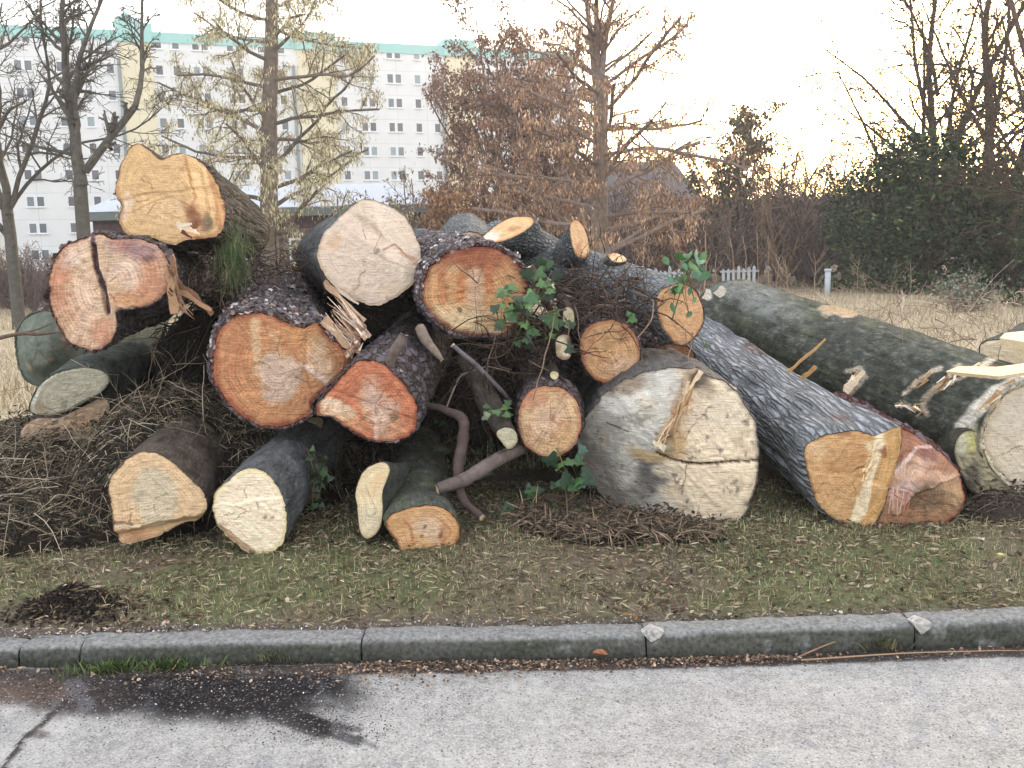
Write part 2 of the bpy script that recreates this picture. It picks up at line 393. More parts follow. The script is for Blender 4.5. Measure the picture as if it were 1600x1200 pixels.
    bc = feats_colour(bpx, bpy, np.zeros(len(bpx)), bcol, bfeats, seed); lu = bc.mean(1)[:, None]; bc = bc*.6+lu*.4*np.array((1.03, 1, .97)); bc = bc*(1+.35*fbm(q.reshape(-1, 3)*6, 4))[:, None]
    BQ = []
    for k in range(NL): BQ.append(np.stack([k*NA+a, k*NA+b, (k+1)*NA+b, (k+1)*NA+a], -1))
    nb = len(bv)
    # bark end annulus (from wood edge to bark edge) and inner lip
    au = Rw*cs; av = Rw*sn; aw = plane(au, av)
    p2 = px_of(au, av, aw); aw = aw+feats_height(p2[0], p2[1], hfeats, seed)+.004
    rag = .008*vn(st3(cs*30, sn*30, seed+5))
    iv = toloc(st3(au, av, aw+.03)); lv = toloc(st3(au*1.001, av*1.001, aw+rag+.002))
    allv = np.concatenate([bv, lv, iv]); rc = np.tile(lin(rimcol or bcol)*KW, (NA, 1))
    allc = np.concatenate([bc, rc, rc])
    BQ.append(np.stack([nb+a, nb+b, b, a], -1)); BQ.append(np.stack([nb+NA+a, nb+NA+b, nb+b, nb+a], -1))
    # back cap
    ce = len(allv); allv = np.concatenate([allv, toloc(np.array([[bend[0], bend[1], length]]))]); allc = np.concatenate([allc, [lin(endcol)]])
    BT = np.stack([np.full(NA, ce), NL*NA+a, NL*NA+b], -1)
    BQ = np.concatenate(BQ); BQ = BQ[:, ::-1]; 
    if sgn < 0: BQ = BQ[:, ::-1]; BT = BT[:, ::-1]
    if parent is None:
        bo = mkmesh('bark', allv, [BQ, BT], M['bark_'+bark], root, allc)
        fo = mkmesh('cut_face', fv, [FQ, FT], M[wood], root, fc, attrs={'ringR': rf*Rm})
    else:
        bo = mkmesh(name, allv, [BQ, BT], M['bark_'+bark], parent, allc)
        m = rot.to_4x4(); m.translation = Vector(C)
        bo.matrix_parent_inverse = Matrix.Identity(4); bo.matrix_basis = parent.matrix_world.inverted() @ m
        fo = mkmesh('cut_face', fv, [FQ, FT], M[wood], bo, fc, attrs={'ringR': rf*Rm})
    info = dict(root=root or bo, bark=bo, C=C, U=U, V=Vv, W=W, Rm=Rm, L=length, taper=taper)
    return info
def world_part(name, mb, mat, root, smooth=True):
    """mesh built in world coordinates, parented under root without moving"""
    ob = mb.build(name, mat, None, smooth); ob.parent = root
    mw = root.matrix_world if root.parent is None else root.parent.matrix_world @ root.matrix_basis
    ob.matrix_parent_inverse = mw.inverted(); return ob
IV = np.array([(0,0),(.18,-.08),(.42,-.12),(.5,.1),(.36,.26),(.44,.52),(.2,.55),(.0,1.0),(-.2,.55),(-.44,.52),(-.36,.26),(-.5,.1),(-.42,-.12),(-.18,-.08)])
IVP = np.concatenate([np.stack([IV[:, 0], IV[:, 1]-.35, -.10*np.abs(IV[:, 0])-.06*(IV[:, 1]-.3)**2], -1), [(0, 0, .05)]]); IVT = [(14, i, (i+1) % 14) for i in range(14)]
OV = np.array([(0,0),(.16,.15),(.24,.4),(.18,.7),(0,1.1),(-.18,.7),(-.24,.4),(-.16,.15)]); OVP = np.concatenate([np.stack([OV[:, 0]*1.2, OV[:, 1]-.5, .06-.3*np.abs(OV[:, 0])], -1), [(0, 0, .07)]]); OVT = [(8, i, (i+1) % 8) for i in range(8)]
# ------------------------------------------------------------------ ground, road, kerb
KPX = [(-400,1062),(0,1045),(300,1040),(565,1036),(1010,1031),(1430,1018),(1600,1010),(2000,995)]
KP = np.array([PZ(x, y, 0) for x, y in KPX])
def kerbY(x): return np.interp(x, KP[:, 0], KP[:, 1])
KH, KWID = .092, .13
KERB_X = lambda px: float(np.interp(px, [q[0] for q in KPX], KP[:, 0]))
def gridmesh(xs, ys):
    X, Y = np.meshgrid(xs, ys); nx, ny = len(xs), len(ys)
    i = (np.arange(ny-1)[:, None]*nx+np.arange(nx-1)[None]).ravel()
    return X.ravel(), Y.ravel(), np.stack([i, i+1, i+nx+1, i+nx], -1)
VZ = .088
def ground_z(x, y):
    x = np.asarray(x, float); y = np.asarray(y, float)
    base = VZ-.015+.03*fbm(st3(x*1.3, y*1.3, 0), 3)+.012*fbm(st3(x*7, y*7, 2), 3)
    far = sstep(7, 14, y); base = base+far*.12*fbm(st3(x*.25, y*.25, 5), 3)
    base = base+.045*sstep(.1, .9, y-kerbY(x)-KWID)
    e = sstep(0, .25, y-kerbY(x)-KWID); base = base*(e)+(VZ-.008)*(1-e)
    base = base+.11*np.exp(-(((x+2.0)/.17)**2+((y-4.15)/.10)**2))
    return base
xs = np.concatenate([-np.geomspace(400, 4.5, 40), np.linspace(-4.4, 4.4, 440), np.geomspace(4.5, 400, 40)])
ys_rel = np.concatenate([[0], np.linspace(.01, 2.2, 130), np.linspace(2.25, 8, 60), np.geomspace(8.3, 500, 60)])
X, Yr, Q = gridmesh(xs, ys_rel)
Y = Yr+np.interp(np.clip(X, KP[0, 0], KP[-1, 0]), KP[:, 0], KP[:, 1])+KWID-.01
Z = ground_z(X, Y)
n1 = fbm(st3(X*1.6, Y*1.6, 1), 4); n2 = fbm(st3(X*9, Y*9, 4), 3)
soil = lin((110,100,84)); green = lin((98,104,70)); straw = lin((176,162,136)); dark = lin((58,52,46))
c = soil[None]*np.ones((len(X), 1))
k = sstep(-.1, .2, n1)[:, None]; c = c*(1-k*.75)+green*k*.75
k = (sstep(.2, .0, 0*X+(Y-kerbY(X)-KWID)))[:, None]*0+np.exp(-((Y-kerbY(X)-KWID)/.12)**2)[:, None]; c = c*(1-k)+lin((92,84,78))*k
k = sstep(6.5, 9.5, Y+n1)[:, None]; c = c*(1-k)+straw*k*(1+.5*n2[:, None])
k = (np.exp(-(((X+2.0)/.2)**2+((Y-4.15)/.13)**2)**2))[:, None]; c = c*(1-k)+lin((36,31,28))*k
k = sstep(27, 31, Y)[:, None]; c = c*(1-k)+lin((96,84,76))*k
M['ground'] = simple_col('soil', .95, .1, 28, .45, .015)
tag(mkmesh('ground', np.stack([X, Y, Z], -1), Q, M['ground'], None, c), kind='structure')
# road: concrete with exposed aggregate, the spilled soil is a stain with a shape of its own
def road_mat():
    m, nt, b = newmat('road_concrete', .85, .25); co = objco(nt)
    base = attr(nt, 'Col').outputs[0]
    n = noise(nt, co, 3.2, 5, .65); f = noise(nt, co, 110, 3, .8); mm = noise(nt, co, 22, 4, .7)
    t = math_(nt, 'ADD', maprange(nt, n, .3, .7, .76, 1.18), math_(nt, 'ADD', maprange(nt, f, .3, .7, -.4, .4), maprange(nt, mm, .3, .7, -.2, .2)))
    c = mixc(nt, 1.0, base, gray(nt, t), 'MULTIPLY')
    v = nt.nodes.new('ShaderNodeTexVoronoi'); v.inputs['Scale'].default_value = 85; nt.links.new(co, v.inputs['Vector'])
    sp = nt.nodes.new('ShaderNodeSeparateColor'); nt.links.new(v.outputs['Color'], sp.inputs[0])
    core = maprange(nt, v.outputs['Distance'], .25, .45, 1, 0)
    lig = math_(nt, 'MULTIPLY', core, maprange(nt, sp.outputs[0], .7, .74, 0, .85)); drk = math_(nt, 'MULTIPLY', core, maprange(nt, sp.outputs[1], .74, .8, 0, .75))
    c = mixc(nt, lig, c, mixc(nt, .45, base, (.7, .69, .66))); c = mixc(nt, drk, c, tuple(lin((92,88,86))))
    nt.links.new(c, b.inputs['Base Color']); bump(nt, b, math_(nt, 'ADD', f, core), .5, .004)
    return m
M['road'] = road_mat()
xs = np.concatenate([-np.geomspace(300, 3.6, 24), np.linspace(-3.5, 3.5, 560), np.geomspace(3.6, 300, 24)])
yr = np.concatenate([-np.geomspace(40, 1.6, 14), np.linspace(-1.58, .03, 200)])
X, Yr, Q = gridmesh(xs, yr)
Y = Yr+np.interp(np.clip(X, KP[0, 0], KP[-1, 0]), KP[:, 0], KP[:, 1])
near = (Y > 1.2) & (np.abs(X) < 4)
px, py = np.full(len(X), -999.), np.full(len(X), -999.)
V = st3(X, Y, 0*X); a_, b_ = proj(V[near]); px[near] = a_; py[near] = b_
dk = (36,34,37)
fe = [('blob',300,1085,255,42,3,dk,1,.45),('blob',470,1075,100,34,0,dk,1,.5),('line',[(330,1060),(420,1108),(500,1138)],22,dk,.9),('line',[(480,1130),(560,1158)],11,dk,.8),('line',[(560,1150),(590,1168)],5,dk,.5),('blob',120,1085,90,34,0,(70,62,60),.9,.5),
  ('blob',40,1075,90,26,0,(104,86,74),.95,.5),('line',[(0,1055),(300,1048),(565,1044),(1010,1036),(1430,1024),(1700,1012)],12,(84,74,70),.95),('line',[(500,1046),(700,1046),(960,1040)],6,(98,82,74),.8),
  ('line',[(105,1092),(62,1135),(40,1152),(18,1182),(4,1205),(-20,1240)],5.5,(70,64,64),1.),('blob',60,1150,22,9,0,(90,80,76),.8,.5),('mottle',60,.35,(150,152,160),.35),('line',[(380,1100),(460,1120),(560,1140)],6,dk,.6),('blob',500,1096,30,8,10,(150,148,150),.4,.5)]
c = np.tile(lin((176,178,184)), (len(X), 1)); cc = feats_colour(px[near], py[near], np.zeros(near.sum()), (190,188,184), fe, 3); c[near] = cc
Z = .004*fbm(st3(X*5, Y*5, 3), 3)*near
dkm = near*(c.mean(1) < .08); Z = Z+.006*dkm*(1+fbm(st3(X*30, Y*30, 1), 3))
tag(mkmesh('road', np.stack([X, Y, Z-.002], -1), Q, M['road'], None, c*.73), kind='structure')
# kerb stones
M['kerb'] = simple_col('kerb_concrete', .92, .15, 60, .6, .008)
JX = [-400, 28, 125, 565, 1010, 1430, 1900]
KL = ['kerb stone running out of the left edge of the frame','very short kerb stone between the two white-marked joints at the left','kerb stone with green moss at its foot, in front of the pear-shaped tan log',
      'kerb stone beneath the middle of the pile, ending at the chipped pale corner','kerb stone in front of the massive pale butt log','raised darker kerb stone at the right edge of the frame']
prof = [(0, -.1), (.0, .0), (.004, .055), (.009, .074), (.020, .086), (.036, KH), (KWID, KH), (KWID, -.1)]
for j in range(6):
    x0, x1 = KERB_X(JX[j])+.003, KERB_X(JX[j+1])-.003; nx = max(6, int((x1-x0)/.012)); xx = np.linspace(x0, x1, nx)
    pp = []
    for i in range(len(prof)-1):
        m_ = 6 if i in (1, 5) else 2
        for t in np.arange(m_)/m_: pp.append((prof[i][0]*(1-t)+prof[i+1][0]*t, prof[i][1]*(1-t)+prof[i+1][1]*t))
    pp.append(prof[-1]); pp = np.array(pp); npf = len(pp)
    dz = [-.012, -.006, 0, .004, .006, .012][j]; dy = [0, .003, 0, .002, -.002, .004][j]
    end = sstep(0, .02, np.minimum(xx-x0, x1-xx))
    Xk = np.repeat(xx, npf); Yk = np.tile(pp[:, 0], nx)+kerbY(Xk)+dy; Zk = np.tile(pp[:, 1], nx)+dz*(np.tile(pp[:, 1], nx) > .04)
    if j == 4: Zk = Zk+.012*sstep(.2, 1.2, Xk)*(np.tile(pp[:, 1], nx) > .04)
    if j == 5: Zk = Zk+.006*(np.tile(pp[:, 1], nx) > .04)
    q = st3(Xk*9, Yk*9, Zk*9); Yk = Yk+.012*fbm(q, 4)+.004*vn(q*6)+(1-np.repeat(end, npf))*.006; Zk = Zk+.009*fbm(q+9, 4)+.003*vn(q*6+3)-(1-np.repeat(end, npf))*.006
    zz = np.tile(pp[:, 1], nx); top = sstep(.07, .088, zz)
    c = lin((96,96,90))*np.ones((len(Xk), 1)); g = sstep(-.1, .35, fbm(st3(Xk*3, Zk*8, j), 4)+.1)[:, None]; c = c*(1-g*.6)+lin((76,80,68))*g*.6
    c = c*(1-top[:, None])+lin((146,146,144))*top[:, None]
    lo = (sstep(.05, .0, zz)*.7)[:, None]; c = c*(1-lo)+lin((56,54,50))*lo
    sp = sstep(.25, .45, fbm(st3(Xk*20, Yk*20+zz*20, j+7), 4))[:, None]; c = c*(1-sp*.5)+lin((150,152,150))*sp*.5
    i = np.arange(nx-1)[:, None]*npf; a = np.arange(npf-1)[None]; Qk = np.stack([i+a, i+npf+a, i+npf+a+1, i+a+1], -1).reshape(-1, 4)
    capL = [(0, p+1, p) for p in range(1, npf-1)]; capR = [((nx-1)*npf, (nx-1)*npf+p, (nx-1)*npf+p+1) for p in range(1, npf-1)]
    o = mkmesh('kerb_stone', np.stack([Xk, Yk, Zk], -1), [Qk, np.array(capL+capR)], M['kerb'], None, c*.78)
    tag(o, KL[j], 'kerb stone', 'kerb stones between road and verge')
    if j in (3, 4):   # pale mortar chip at the joint
        ppx = [(1002,985),(1016,976),(1037,984),(1030,993),(1016,1000)] if j == 3 else [(1420,968),(1432,962),(1452,970),(1448,980),(1436,988)]
        pts = np.array([P(x, y, kerbY(KERB_X(x))+.02) for x, y in ppx]); cen = pts.mean(0)
        mb = MB(); V = np.concatenate([pts+(0, -.024, 0), pts+(0, .02, -.004), [cen+(0, -.03, .004)]]); a = np.arange(5); b = (a+1) % 5
        mb.add(V, np.stack([a, a+5, b+5, b], -1), np.stack([np.full(5, 10), a, b], -1), lin((178,174,170))); mo = mb.build('mortar_patch', M['kerb'], o, False)
# ------------------------------------------------------------------ grass, leaves, chips
rng = np.random.default_rng(11)
def blades(name, n, sampler, hmin, hmax, wd, cols, seed, lean=.5, curl=.4, dens=None):
    rng = np.random.default_rng(seed); x, y = sampler(rng, n)
    if dens is not None:
        k = rng.uniform(0, 1, len(x)) < dens(x, y); x, y = x[k], y[k]
    n = len(x); z = ground_z(x, y); a = rng.uniform(0, 2*math.pi, n); le = np.abs(rng.normal(0, lean, n)); h = rng.uniform(hmin, hmax, n)
    dx, dy = np.cos(a)*np.sin(le), np.sin(a)*np.sin(le); dz = np.cos(le); fa = rng.uniform(0, math.pi, n); w_ = wd*rng.uniform(.6, 1.4, n)
    b = np.stack([x, y, z-.005], -1); s = np.stack([np.cos(fa), np.sin(fa), 0*fa], -1)*w_[:, None]*.5
    d = np.stack([dx, dy, dz], -1)*h[:, None]; m_ = b+d*.55; t = b+d+np.stack([dx, dy, -.4*np.ones(n)], -1)*(h*curl*le)[:, None]
    V = np.stack([b-s, b+s, m_+s*.8, m_-s*.8, t], 1).reshape(-1, 3); o = np.arange(n)[:, None]*5
    return V, [o+np.array((0, 1, 2, 3)), o+np.array((3, 2, 4))], np.repeat(pick(rng, n, cols, .3), 5, 0)
def verge(rng, n):
    y = rng.uniform(0, 1, n)**.9*2.3; x = rng.uniform(-4.2, 4.2, n); return x, y+kerbY(x)+KWID+.01
def vdens(x, y):
    e = sstep(.02, .3, y-kerbY(x)-KWID+.1*vn(st3(x*3, y*3, 2))); hol = 1-np.exp(-(((x+2.0)/.24)**2+((y-4.15)/.15)**2)**2)
    return e*hol*(sstep(-.45, .15, fbm(st3(x*2.2, y*2.2, 9), 3))*.9+.1)
gx, gf, gc = blades('g', 120000, verge, .012, .042, .0036, [(96,116,72),(122,134,84),(86,104,74),(156,154,112),(192,180,146),(138,142,96),(184,168,134),(206,192,162)], 1, 1.0, .5, vdens)
tag(mkmesh('verge_grass', gx, gf, M['grass'], None, gc, False), kind='stuff')
def field(rng, n):
    y = 6.5+rng.uniform(0, 1, n)**1.5*28; x = rng.uniform(-1, 1, n)*(y*.62+.5); return x, y
gx, gf, gc = blades('g', 75000, field, .05, .26, .012, [(196,182,156),(180,164,138),(212,198,170),(156,140,116),(166,156,128),(136,124,100)], 2, .6, .5, lambda x, y: .25+.75*sstep(-.3, .2, fbm(st3(x*.7, y*.7, 1), 3)))
tag(mkmesh('dry_field_grass', gx, gf, M['grass'], None, gc, False), kind='stuff')
gx, gf, gc = blades('g', 26000, verge, .035, .085, .0042, [(90,112,66),(108,126,76),(74,94,62),(150,142,104),(186,172,138)], 22, .7, .7, lambda x, y: vdens(x, y)*(fbm(st3(x*6, y*6, 77), 3) > .16))
tag(mkmesh('verge_grass_tufts', gx, gf, M['grass'], None, gc, False), kind='stuff')
LEAFP = np.array([(-.5,0,0),(-.2,.28,.08),(.2,.26,.1),(.55,0,.02),(.2,-.26,.1),(-.2,-.28,.08),(0,0,-.03)]); LEAFT = [(6,i,(i+1)%6) for i in range(6)]
def litter(name, n, sampler, smin, smax, cols, seed, tilt=.5, dens=None, lift=.006, asp=1., mat='litter', zf=ground_z):
    rng = np.random.default_rng(seed); x, y = sampler(rng, n)
    if dens is not None:
        k = rng.uniform(0, 1, len(x)) < dens(x, y); x, y = x[k], y[k]
    n = len(x); s = rng.uniform(smin, smax, (n, 1))*np.array((1, asp, 1.))
    V, fs, c = scatter(LEAFP, [], LEAFT, np.stack([x, y, zf(x, y)+lift+s[:, 0]*.15], -1), rotmats(rng, n, tilt), s, pick(rng, n, cols, .3))
    return tag(mkmesh(name, V, fs, M[mat], None, c, False), kind='stuff')
litter('leaf_litter', 26000, verge, .008, .034, [(104,84,70),(126,102,84),(84,70,60),(156,136,116),(66,56,50),(112,88,70),(104,96,86),(180,162,142)], 3, .6, lambda x, y: .25+.75*sstep(-.2, .35, fbm(st3(x*1.8, y*1.8, 21), 4)+.25*sstep(0, 2, x)))
litter('wood_chips', 900, verge, .008, .028, [(214,196,160),(196,172,138),(226,214,190),(180,160,140)], 4, .6, lambda x, y: .4+.6*sstep(.5, 2.5, x), asp=.5)
litter('straw_thatch', 24000, verge, .02, .06, [(168,152,122),(146,130,104),(196,182,152),(116,104,84),(92,82,66)], 14, .35, lambda x, y: .2+.8*sstep(-.3, .3, fbm(st3(x*2.6, y*2.6, 41), 4)), lift=.012, asp=.12)
litter('loose_earth', 3200, lambda r, n: (r.normal(-2.0, .12, n), r.normal(4.13, .07, n)), .008, .03, [(48,40,36),(36,31,29),(66,56,50),(90,78,68)], 15, .9, mat='stone', lift=.0)
def kerbside(rng, n):
    x = rng.uniform(-3, 3.2, n); return x, kerbY(x)+KWID-.03+np.abs(rng.normal(0, .08, n))
litter('gravel', 4200, kerbside, .004, .014, [(176,172,170),(140,136,132),(210,206,200),(96,90,86),(120,104,92)], 5, .8, mat='stone')
def gutter(rng, n):
    x = rng.uniform(-3, 3.2, n); return x, kerbY(x)-.01-np.abs(rng.normal(0, .05, n))*(1.6-.9*sstep(-.5, 1, x))
rz = lambda x, y: 0*x+.002
litter('gutter_litter', 8000, gutter, .005, .021, [(112,92,78),(144,122,102),(88,72,62),(176,156,134),(70,60,54),(126,100,82)], 6, .6, lambda x, y: .15+.85*sstep(-.15, .25, fbm(st3(x*2.4, y*2, 31), 3)+.35*np.exp(-((x+.1)/.6)**2)+.2*np.exp(-((x+2.3)/.5)**2)-.2*sstep(.5, 1.5, x)), zf=rz)
def patch(rng, n):
    px = rng.uniform(-60, 800, n); py = rng.uniform(1042, 1200, n); q = np.array([PZ(a, b, 0) for a, b in zip(px, py)]); return q[:, 0], q[:, 1]
def pdens(x, y):
    a, b = proj(st3(x, y, 0*x)); return np.clip(np.exp(-(((a-320)/220)**2+((b-1083)/34)**2))+np.exp(-(((a-500)/80)**2+((b-1140)/22)**2))*.6, 0, 1)
litter('spilled_soil', 42000, patch, .003, .009, [(52,48,50),(40,38,42),(70,62,60),(88,78,72)], 7, .8, pdens, zf=rz, mat='stone')
litter('soil_flecks', 700, patch, .004, .012, [(176,166,152),(150,130,112),(200,196,190)], 8, .8, pdens, zf=rz, mat='stone', lift=.008)
litter('road_grit', 1500, lambda r, n: (r.uniform(-2.6, 2.6, n), r.uniform(2.6, 3.6, n)), .003, .010, [(120,110,104),(210,208,206),(90,82,78),(150,128,110)], 9, .8, zf=rz, mat='stone')
def tuft(name, px, py, z, n, hr, cols, label, seed, r=.07, cat='grass tuft'):
    c0 = PZ(px, py, z); rng = np.random.default_rng(seed); mb = MB()
    for i in range(n):
        a = rng.uniform(0, 6.28); rr = abs(rng.normal(0, r)); b = c0+np.array((math.cos(a)*rr*1.6, math.sin(a)*rr*.5, 0)); h = rng.uniform(*hr); l = rng.normal(0, .5, 2)
        t = b+np.array((l[0]*h, l[1]*h, h)); m_ = (b+t)/2+(0, 0, h*.15); s = np.array((math.cos(a), math.sin(a), 0))*.003
        mb.add([b-s, b+s, m_+s, m_-s, t], [(0,1,2,3)], [(3,2,4)], lin(cols[i % len(cols)])*rng.uniform(.7, 1.2))
    return tag(mb.build(name, M['grass'], None, False), label, cat)
GC = [(70,92,50),(88,108,60),(58,76,44),(104,112,66)]
tuft('grass_tuft', 178, 1050, 0, 260, (.02,.06), GC, 'bright green moss tuft at the kerb foot, the left one of two', 41)
tuft('grass_tuft', 258, 1046, 0, 240, (.02,.06), GC, 'bright green moss tuft at the kerb foot, the right one of two', 42)
tuft('grass_tuft', 425, 1030, 0.02, 120, (.02,.05), [(120,124,96),(92,104,74),(150,140,112)], 'pale green weed tuft against the kerb face', 43, .03)
tuft('grass_tuft', 1375, 1012, 0.02, 120, (.02,.05), [(84,92,60),(120,110,80)], 'small weed tuft beside the raised right kerb stone', 44, .04)
# dry leaf and single light things on the verge
def dead_leaf(px, py, z, s, colr, label, seed):
    rng = np.random.default_rng(seed); c0 = PZ(px, py, z)
    V, fs, c = scatter(LEAFP*np.array((1,1,2.5)), [], LEAFT, np.array([c0+(0,0,s*.2)]*3)+rng.normal(0, s*.25, (3,3))*np.array((1,.6,.4)), rotmats(rng, 3, .7), np.full((3, 3), s)*rng.uniform(.6, 1, (3,1)), pick(rng, 3, [colr], .2))
    return tag(mkmesh('dead_leaf', V, fs, M['litter'], None, c, False), label, 'dead leaf')
dead_leaf(940, 1030, .02, .07, (150,108,80), 'curled brown dead leaves against the kerb below the massive pale butt log', 1)
dead_leaf(990, 968, .13, .05, (152,118,86), 'tan dead leaf on the kerb edge left of the chipped corner', 2)
def chip(px, py, z, s, colr, label, seed, asp=.45):
    rng = random.Random(seed); c0 = PZ(px, py, z); mb = MB(); n = 9; a = [i*2*math.pi/n for i in range(n)]; r = [s*(.7+.5*rng.random()) for _ in a]; t = rng.uniform(-.25, .25)
    top = [c0+np.array((r[i]*math.cos(a[i]), r[i]*asp*math.sin(a[i]), .02+.25*r[i]*math.sin(a[i])*t+.012*rng.random())) for i in range(n)]
    V = np.array(top+[p-np.array((0,0,.014)) for p in top]+[c0+np.array((0,0,.034))]); q = [(i, n+i, n+(i+1)%n, (i+1)%n) for i in range(n)]
    mb.add(V, q, [(2*n, i, (i+1)%n) for i in range(n)], lin(colr)); return tag(mb.build('bark_chip', M['splinter'], None, False), label, 'wood chip')
chip(1248, 842, VZ, .09, (168,156,140), 'large pale curled chip on the ground below the ridged blue-grey log', 1)
chip(1460, 846, VZ, .06, (186,160,140), 'flat pinkish chip at the foot of the torn reddish stump', 2)
chip(1531, 850, VZ, .03, (214,204,190), 'small white chip on the soil right of the torn reddish stump', 3, .8)
chip(1562, 874, VZ, .022, (206,196,140), 'yellowish round chip on the verge near the right edge', 4, .9)
chip(1457, 866, VZ, .03, (190,168,150), 'small tan chip on the verge in front of the torn reddish stump', 5, .8)
chip(92, 828, VZ, .045, (178,134,110), 'brownish chip in the grass at the far left', 6, .5)
# ------------------------------------------------------------------ apartment block
def at(px, py, Y): return P(px, py, Y)
A0 = P(180, 400, 106.6); A1 = P(620, 390, 117.3); fd = np.array((A1-A0)[:2]); fd /= np.linalg.norm(fd); fn_ = np.array((fd[1], -fd[0]))   # facing the camera
ang = math.atan2(fd[1], fd[0]); B0 = np.array((A0[0], A0[1], 0.))
def fs(px, py=200, off=0.):    # horizontal facade coordinate under a pixel
    d = ray(px, py); o = B0[:2]+fn_*off; a = np.array([[d[0], -fd[0]], [d[1], -fd[1]]]); t, s = np.linalg.solve(a, o); return s
def fz(px, py, off=0.):
    d = ray(px, py); o = B0[:2]+fn_*off; a = np.array([[d[0], -fd[0]], [d[1], -fd[1]]]); t, s = np.linalg.solve(a, o); return CAMZ+d[2]*t
bl = empty('apartment_building', tuple(B0), Matrix.Rotation(ang, 3, 'Z')); tag(bl, 'long ten-storey prefabricated apartment block with pale walls, yellow stair bays and turquoise roof edge', 'building')
roofz = fz(180, 47); fl = 2.8; top1 = fz(180, 65)
def facade_mat():
    m, nt, b = newmat('pale_render', .9, .15); co = objco(nt)
    base = attr(nt, 'Col').outputs[0]; n = noise(nt, co, .35, 4)
    c = mixc(nt, 1., base, gray(nt, maprange(nt, n, .3, .7, .94, 1.05)), 'MULTIPLY')
    br = nt.nodes.new('ShaderNodeTexBrick'); br.offset = 0; br.inputs['Scale'].default_value = 1; br.inputs['Brick Width'].default_value = 3.6; br.inputs['Row Height'].default_value = 2.8; br.inputs['Mortar Size'].default_value = .035
    br.inputs['Color1'].default_value = br.inputs['Color2'].default_value = (1, 1, 1, 1); br.inputs['Mortar'].default_value = (.8, .8, .82, 1)
    mp = nt.nodes.new('ShaderNodeCombineXYZ'); sx = nt.nodes.new('ShaderNodeSeparateXYZ'); nt.links.new(co, sx.inputs[0]); nt.links.new(sx.outputs[0], mp.inputs[0]); nt.links.new(sx.outputs[2], mp.inputs[1]); nt.links.new(mp.outputs[0], br.inputs['Vector'])
    c = mixc(nt, 1., c, br.outputs[0], 'MULTIPLY'); nt.links.new(c, b.inputs['Base Color']); return m
M['facade'] = facade_mat()
M['teal'] = flat('turquoise_panel', (150,206,200), .7); M['winframe'] = flat('white_frame', (232,234,238), .5)
mg, ntg, bg_ = newmat('window_glass', .12, .5); bg_.inputs['Base Color'].default_value = (.045, .055, .065, 1); M['glass'] = mg
M['pipe'] = flat('grey_pipe', (120,130,130), .6); M['roofing'] = flat('pale_roofing', (176,184,196), .8); M['darkwood'] = flat('dark_boards', (76,64,62), .9, amt=.3); M['brickwall'] = flat('dark_brick', (92,70,72), .9, amt=.35); M['fascia'] = flat('grey_fascia', (108,116,114), .8)
sL, sR, sE = fs(-420), fs(700), fs(905)
WC = lin((232,232,230)); YC = lin((232,220,186))
def fbox(name, s0, s1, z0, z1, p, mat, colr, depth=.3):
    mb = MB(); mb.box((s0, -p, z0), (s1, -p+depth, z1), colr); return mb.build(name, mat, bl, False)
fbox('wall', sL, sE, -1, roofz-1.1, 0, M['facade'], WC, 12)
bays = [(fs(195), fs(246)), (fs(470), fs(527)), (fs(699), fs(742)), (fs(-70), fs(-18))]
for a, b in bays: fbox('stair_bay', a, b, -1, roofz-1.0, .25, M['facade'], YC, 2)
fbox('parapet', sL, sE, roofz-1.1, roofz, .12, M['teal'], (1, 1, 1), 12.2)
for a, b in bays:
    mb = MB(); mb.box((a-.2, -.5, roofz-1.2), (b+.2, 3, roofz+.75), (1, 1, 1)); mb.build('stair_head', M['teal'], bl, False)
a, b = bays[0]; m_ = a*.35+b*.65-1.2; mb = MB(); V = [(m_-1.4,-.4,roofz+.75),(m_+1.4,-.4,roofz+.75),(m_,-.4,roofz+1.9),(m_-1.4,2.5,roofz+.75),(m_+1.4,2.5,roofz+.75),(m_,2.5,roofz+1.9)]
mb.add(V, [(0,3,5,2),(1,2,5,4)], [(0,1,2),(3,5,4)]); mb.build('roof_gable', M['teal'], bl, False)
for p in (194, 463, 693): s = fs(p); mb = MB(); mb.tube([(s, -.3, -1), (s, -.3, roofz-3)], .18, 8, (1, 1, 1)); mb.build('downpipe', M['pipe'], bl)
for s in (fs(652, 60), fs(658, 60), fs(664, 60)): mb = MB(); mb.tube([(s, 2, roofz), (s, 2, roofz+2.2+.5*math.sin(s))], .035, 5, (1, 1, 1)); mb.box((s-.3, 1.98, roofz+1.8), (s+.3, 2.02, roofz+1.84)); mb.build('aerial', M['pipe'], bl)
cols_ = [(-300,'d'),(-240,'s'),(-200,'d'),(-150,'s'),(-100,'s'),(-5,'s'),(45,'d'),(110,'d'),(143,'s'),(180,'s'),(256,'s'),(283,'s'),(321,'d'),(374,'d'),(415,'s'),(446,'s'),(540,'s'),(577,'d'),(619,'d'),(655,'s'),(684,'s'),(780,'s'),(815,'d'),(850,'s'),(880,'d')]
rngw = random.Random(3); wins = []
for px, ty in cols_:
    for r in range(9):
        wins.append((px, ty, r))
wins.sort(key=lambda t: (0 if -40 < t[0] < 700 else 1, t[2] > 7, t[0]))
frames_rest = MB(); panes_rest = MB(); nw = 0
PC_ = [lin((66,74,84)), lin((48,56,66)), lin((128,148,152)), lin((60,70,80)), lin((92,104,112)), lin((40,46,54)), lin((54,62,74))]
M['panes'] = simple_col('window_panes', .2, .5, 3, .15, .0)
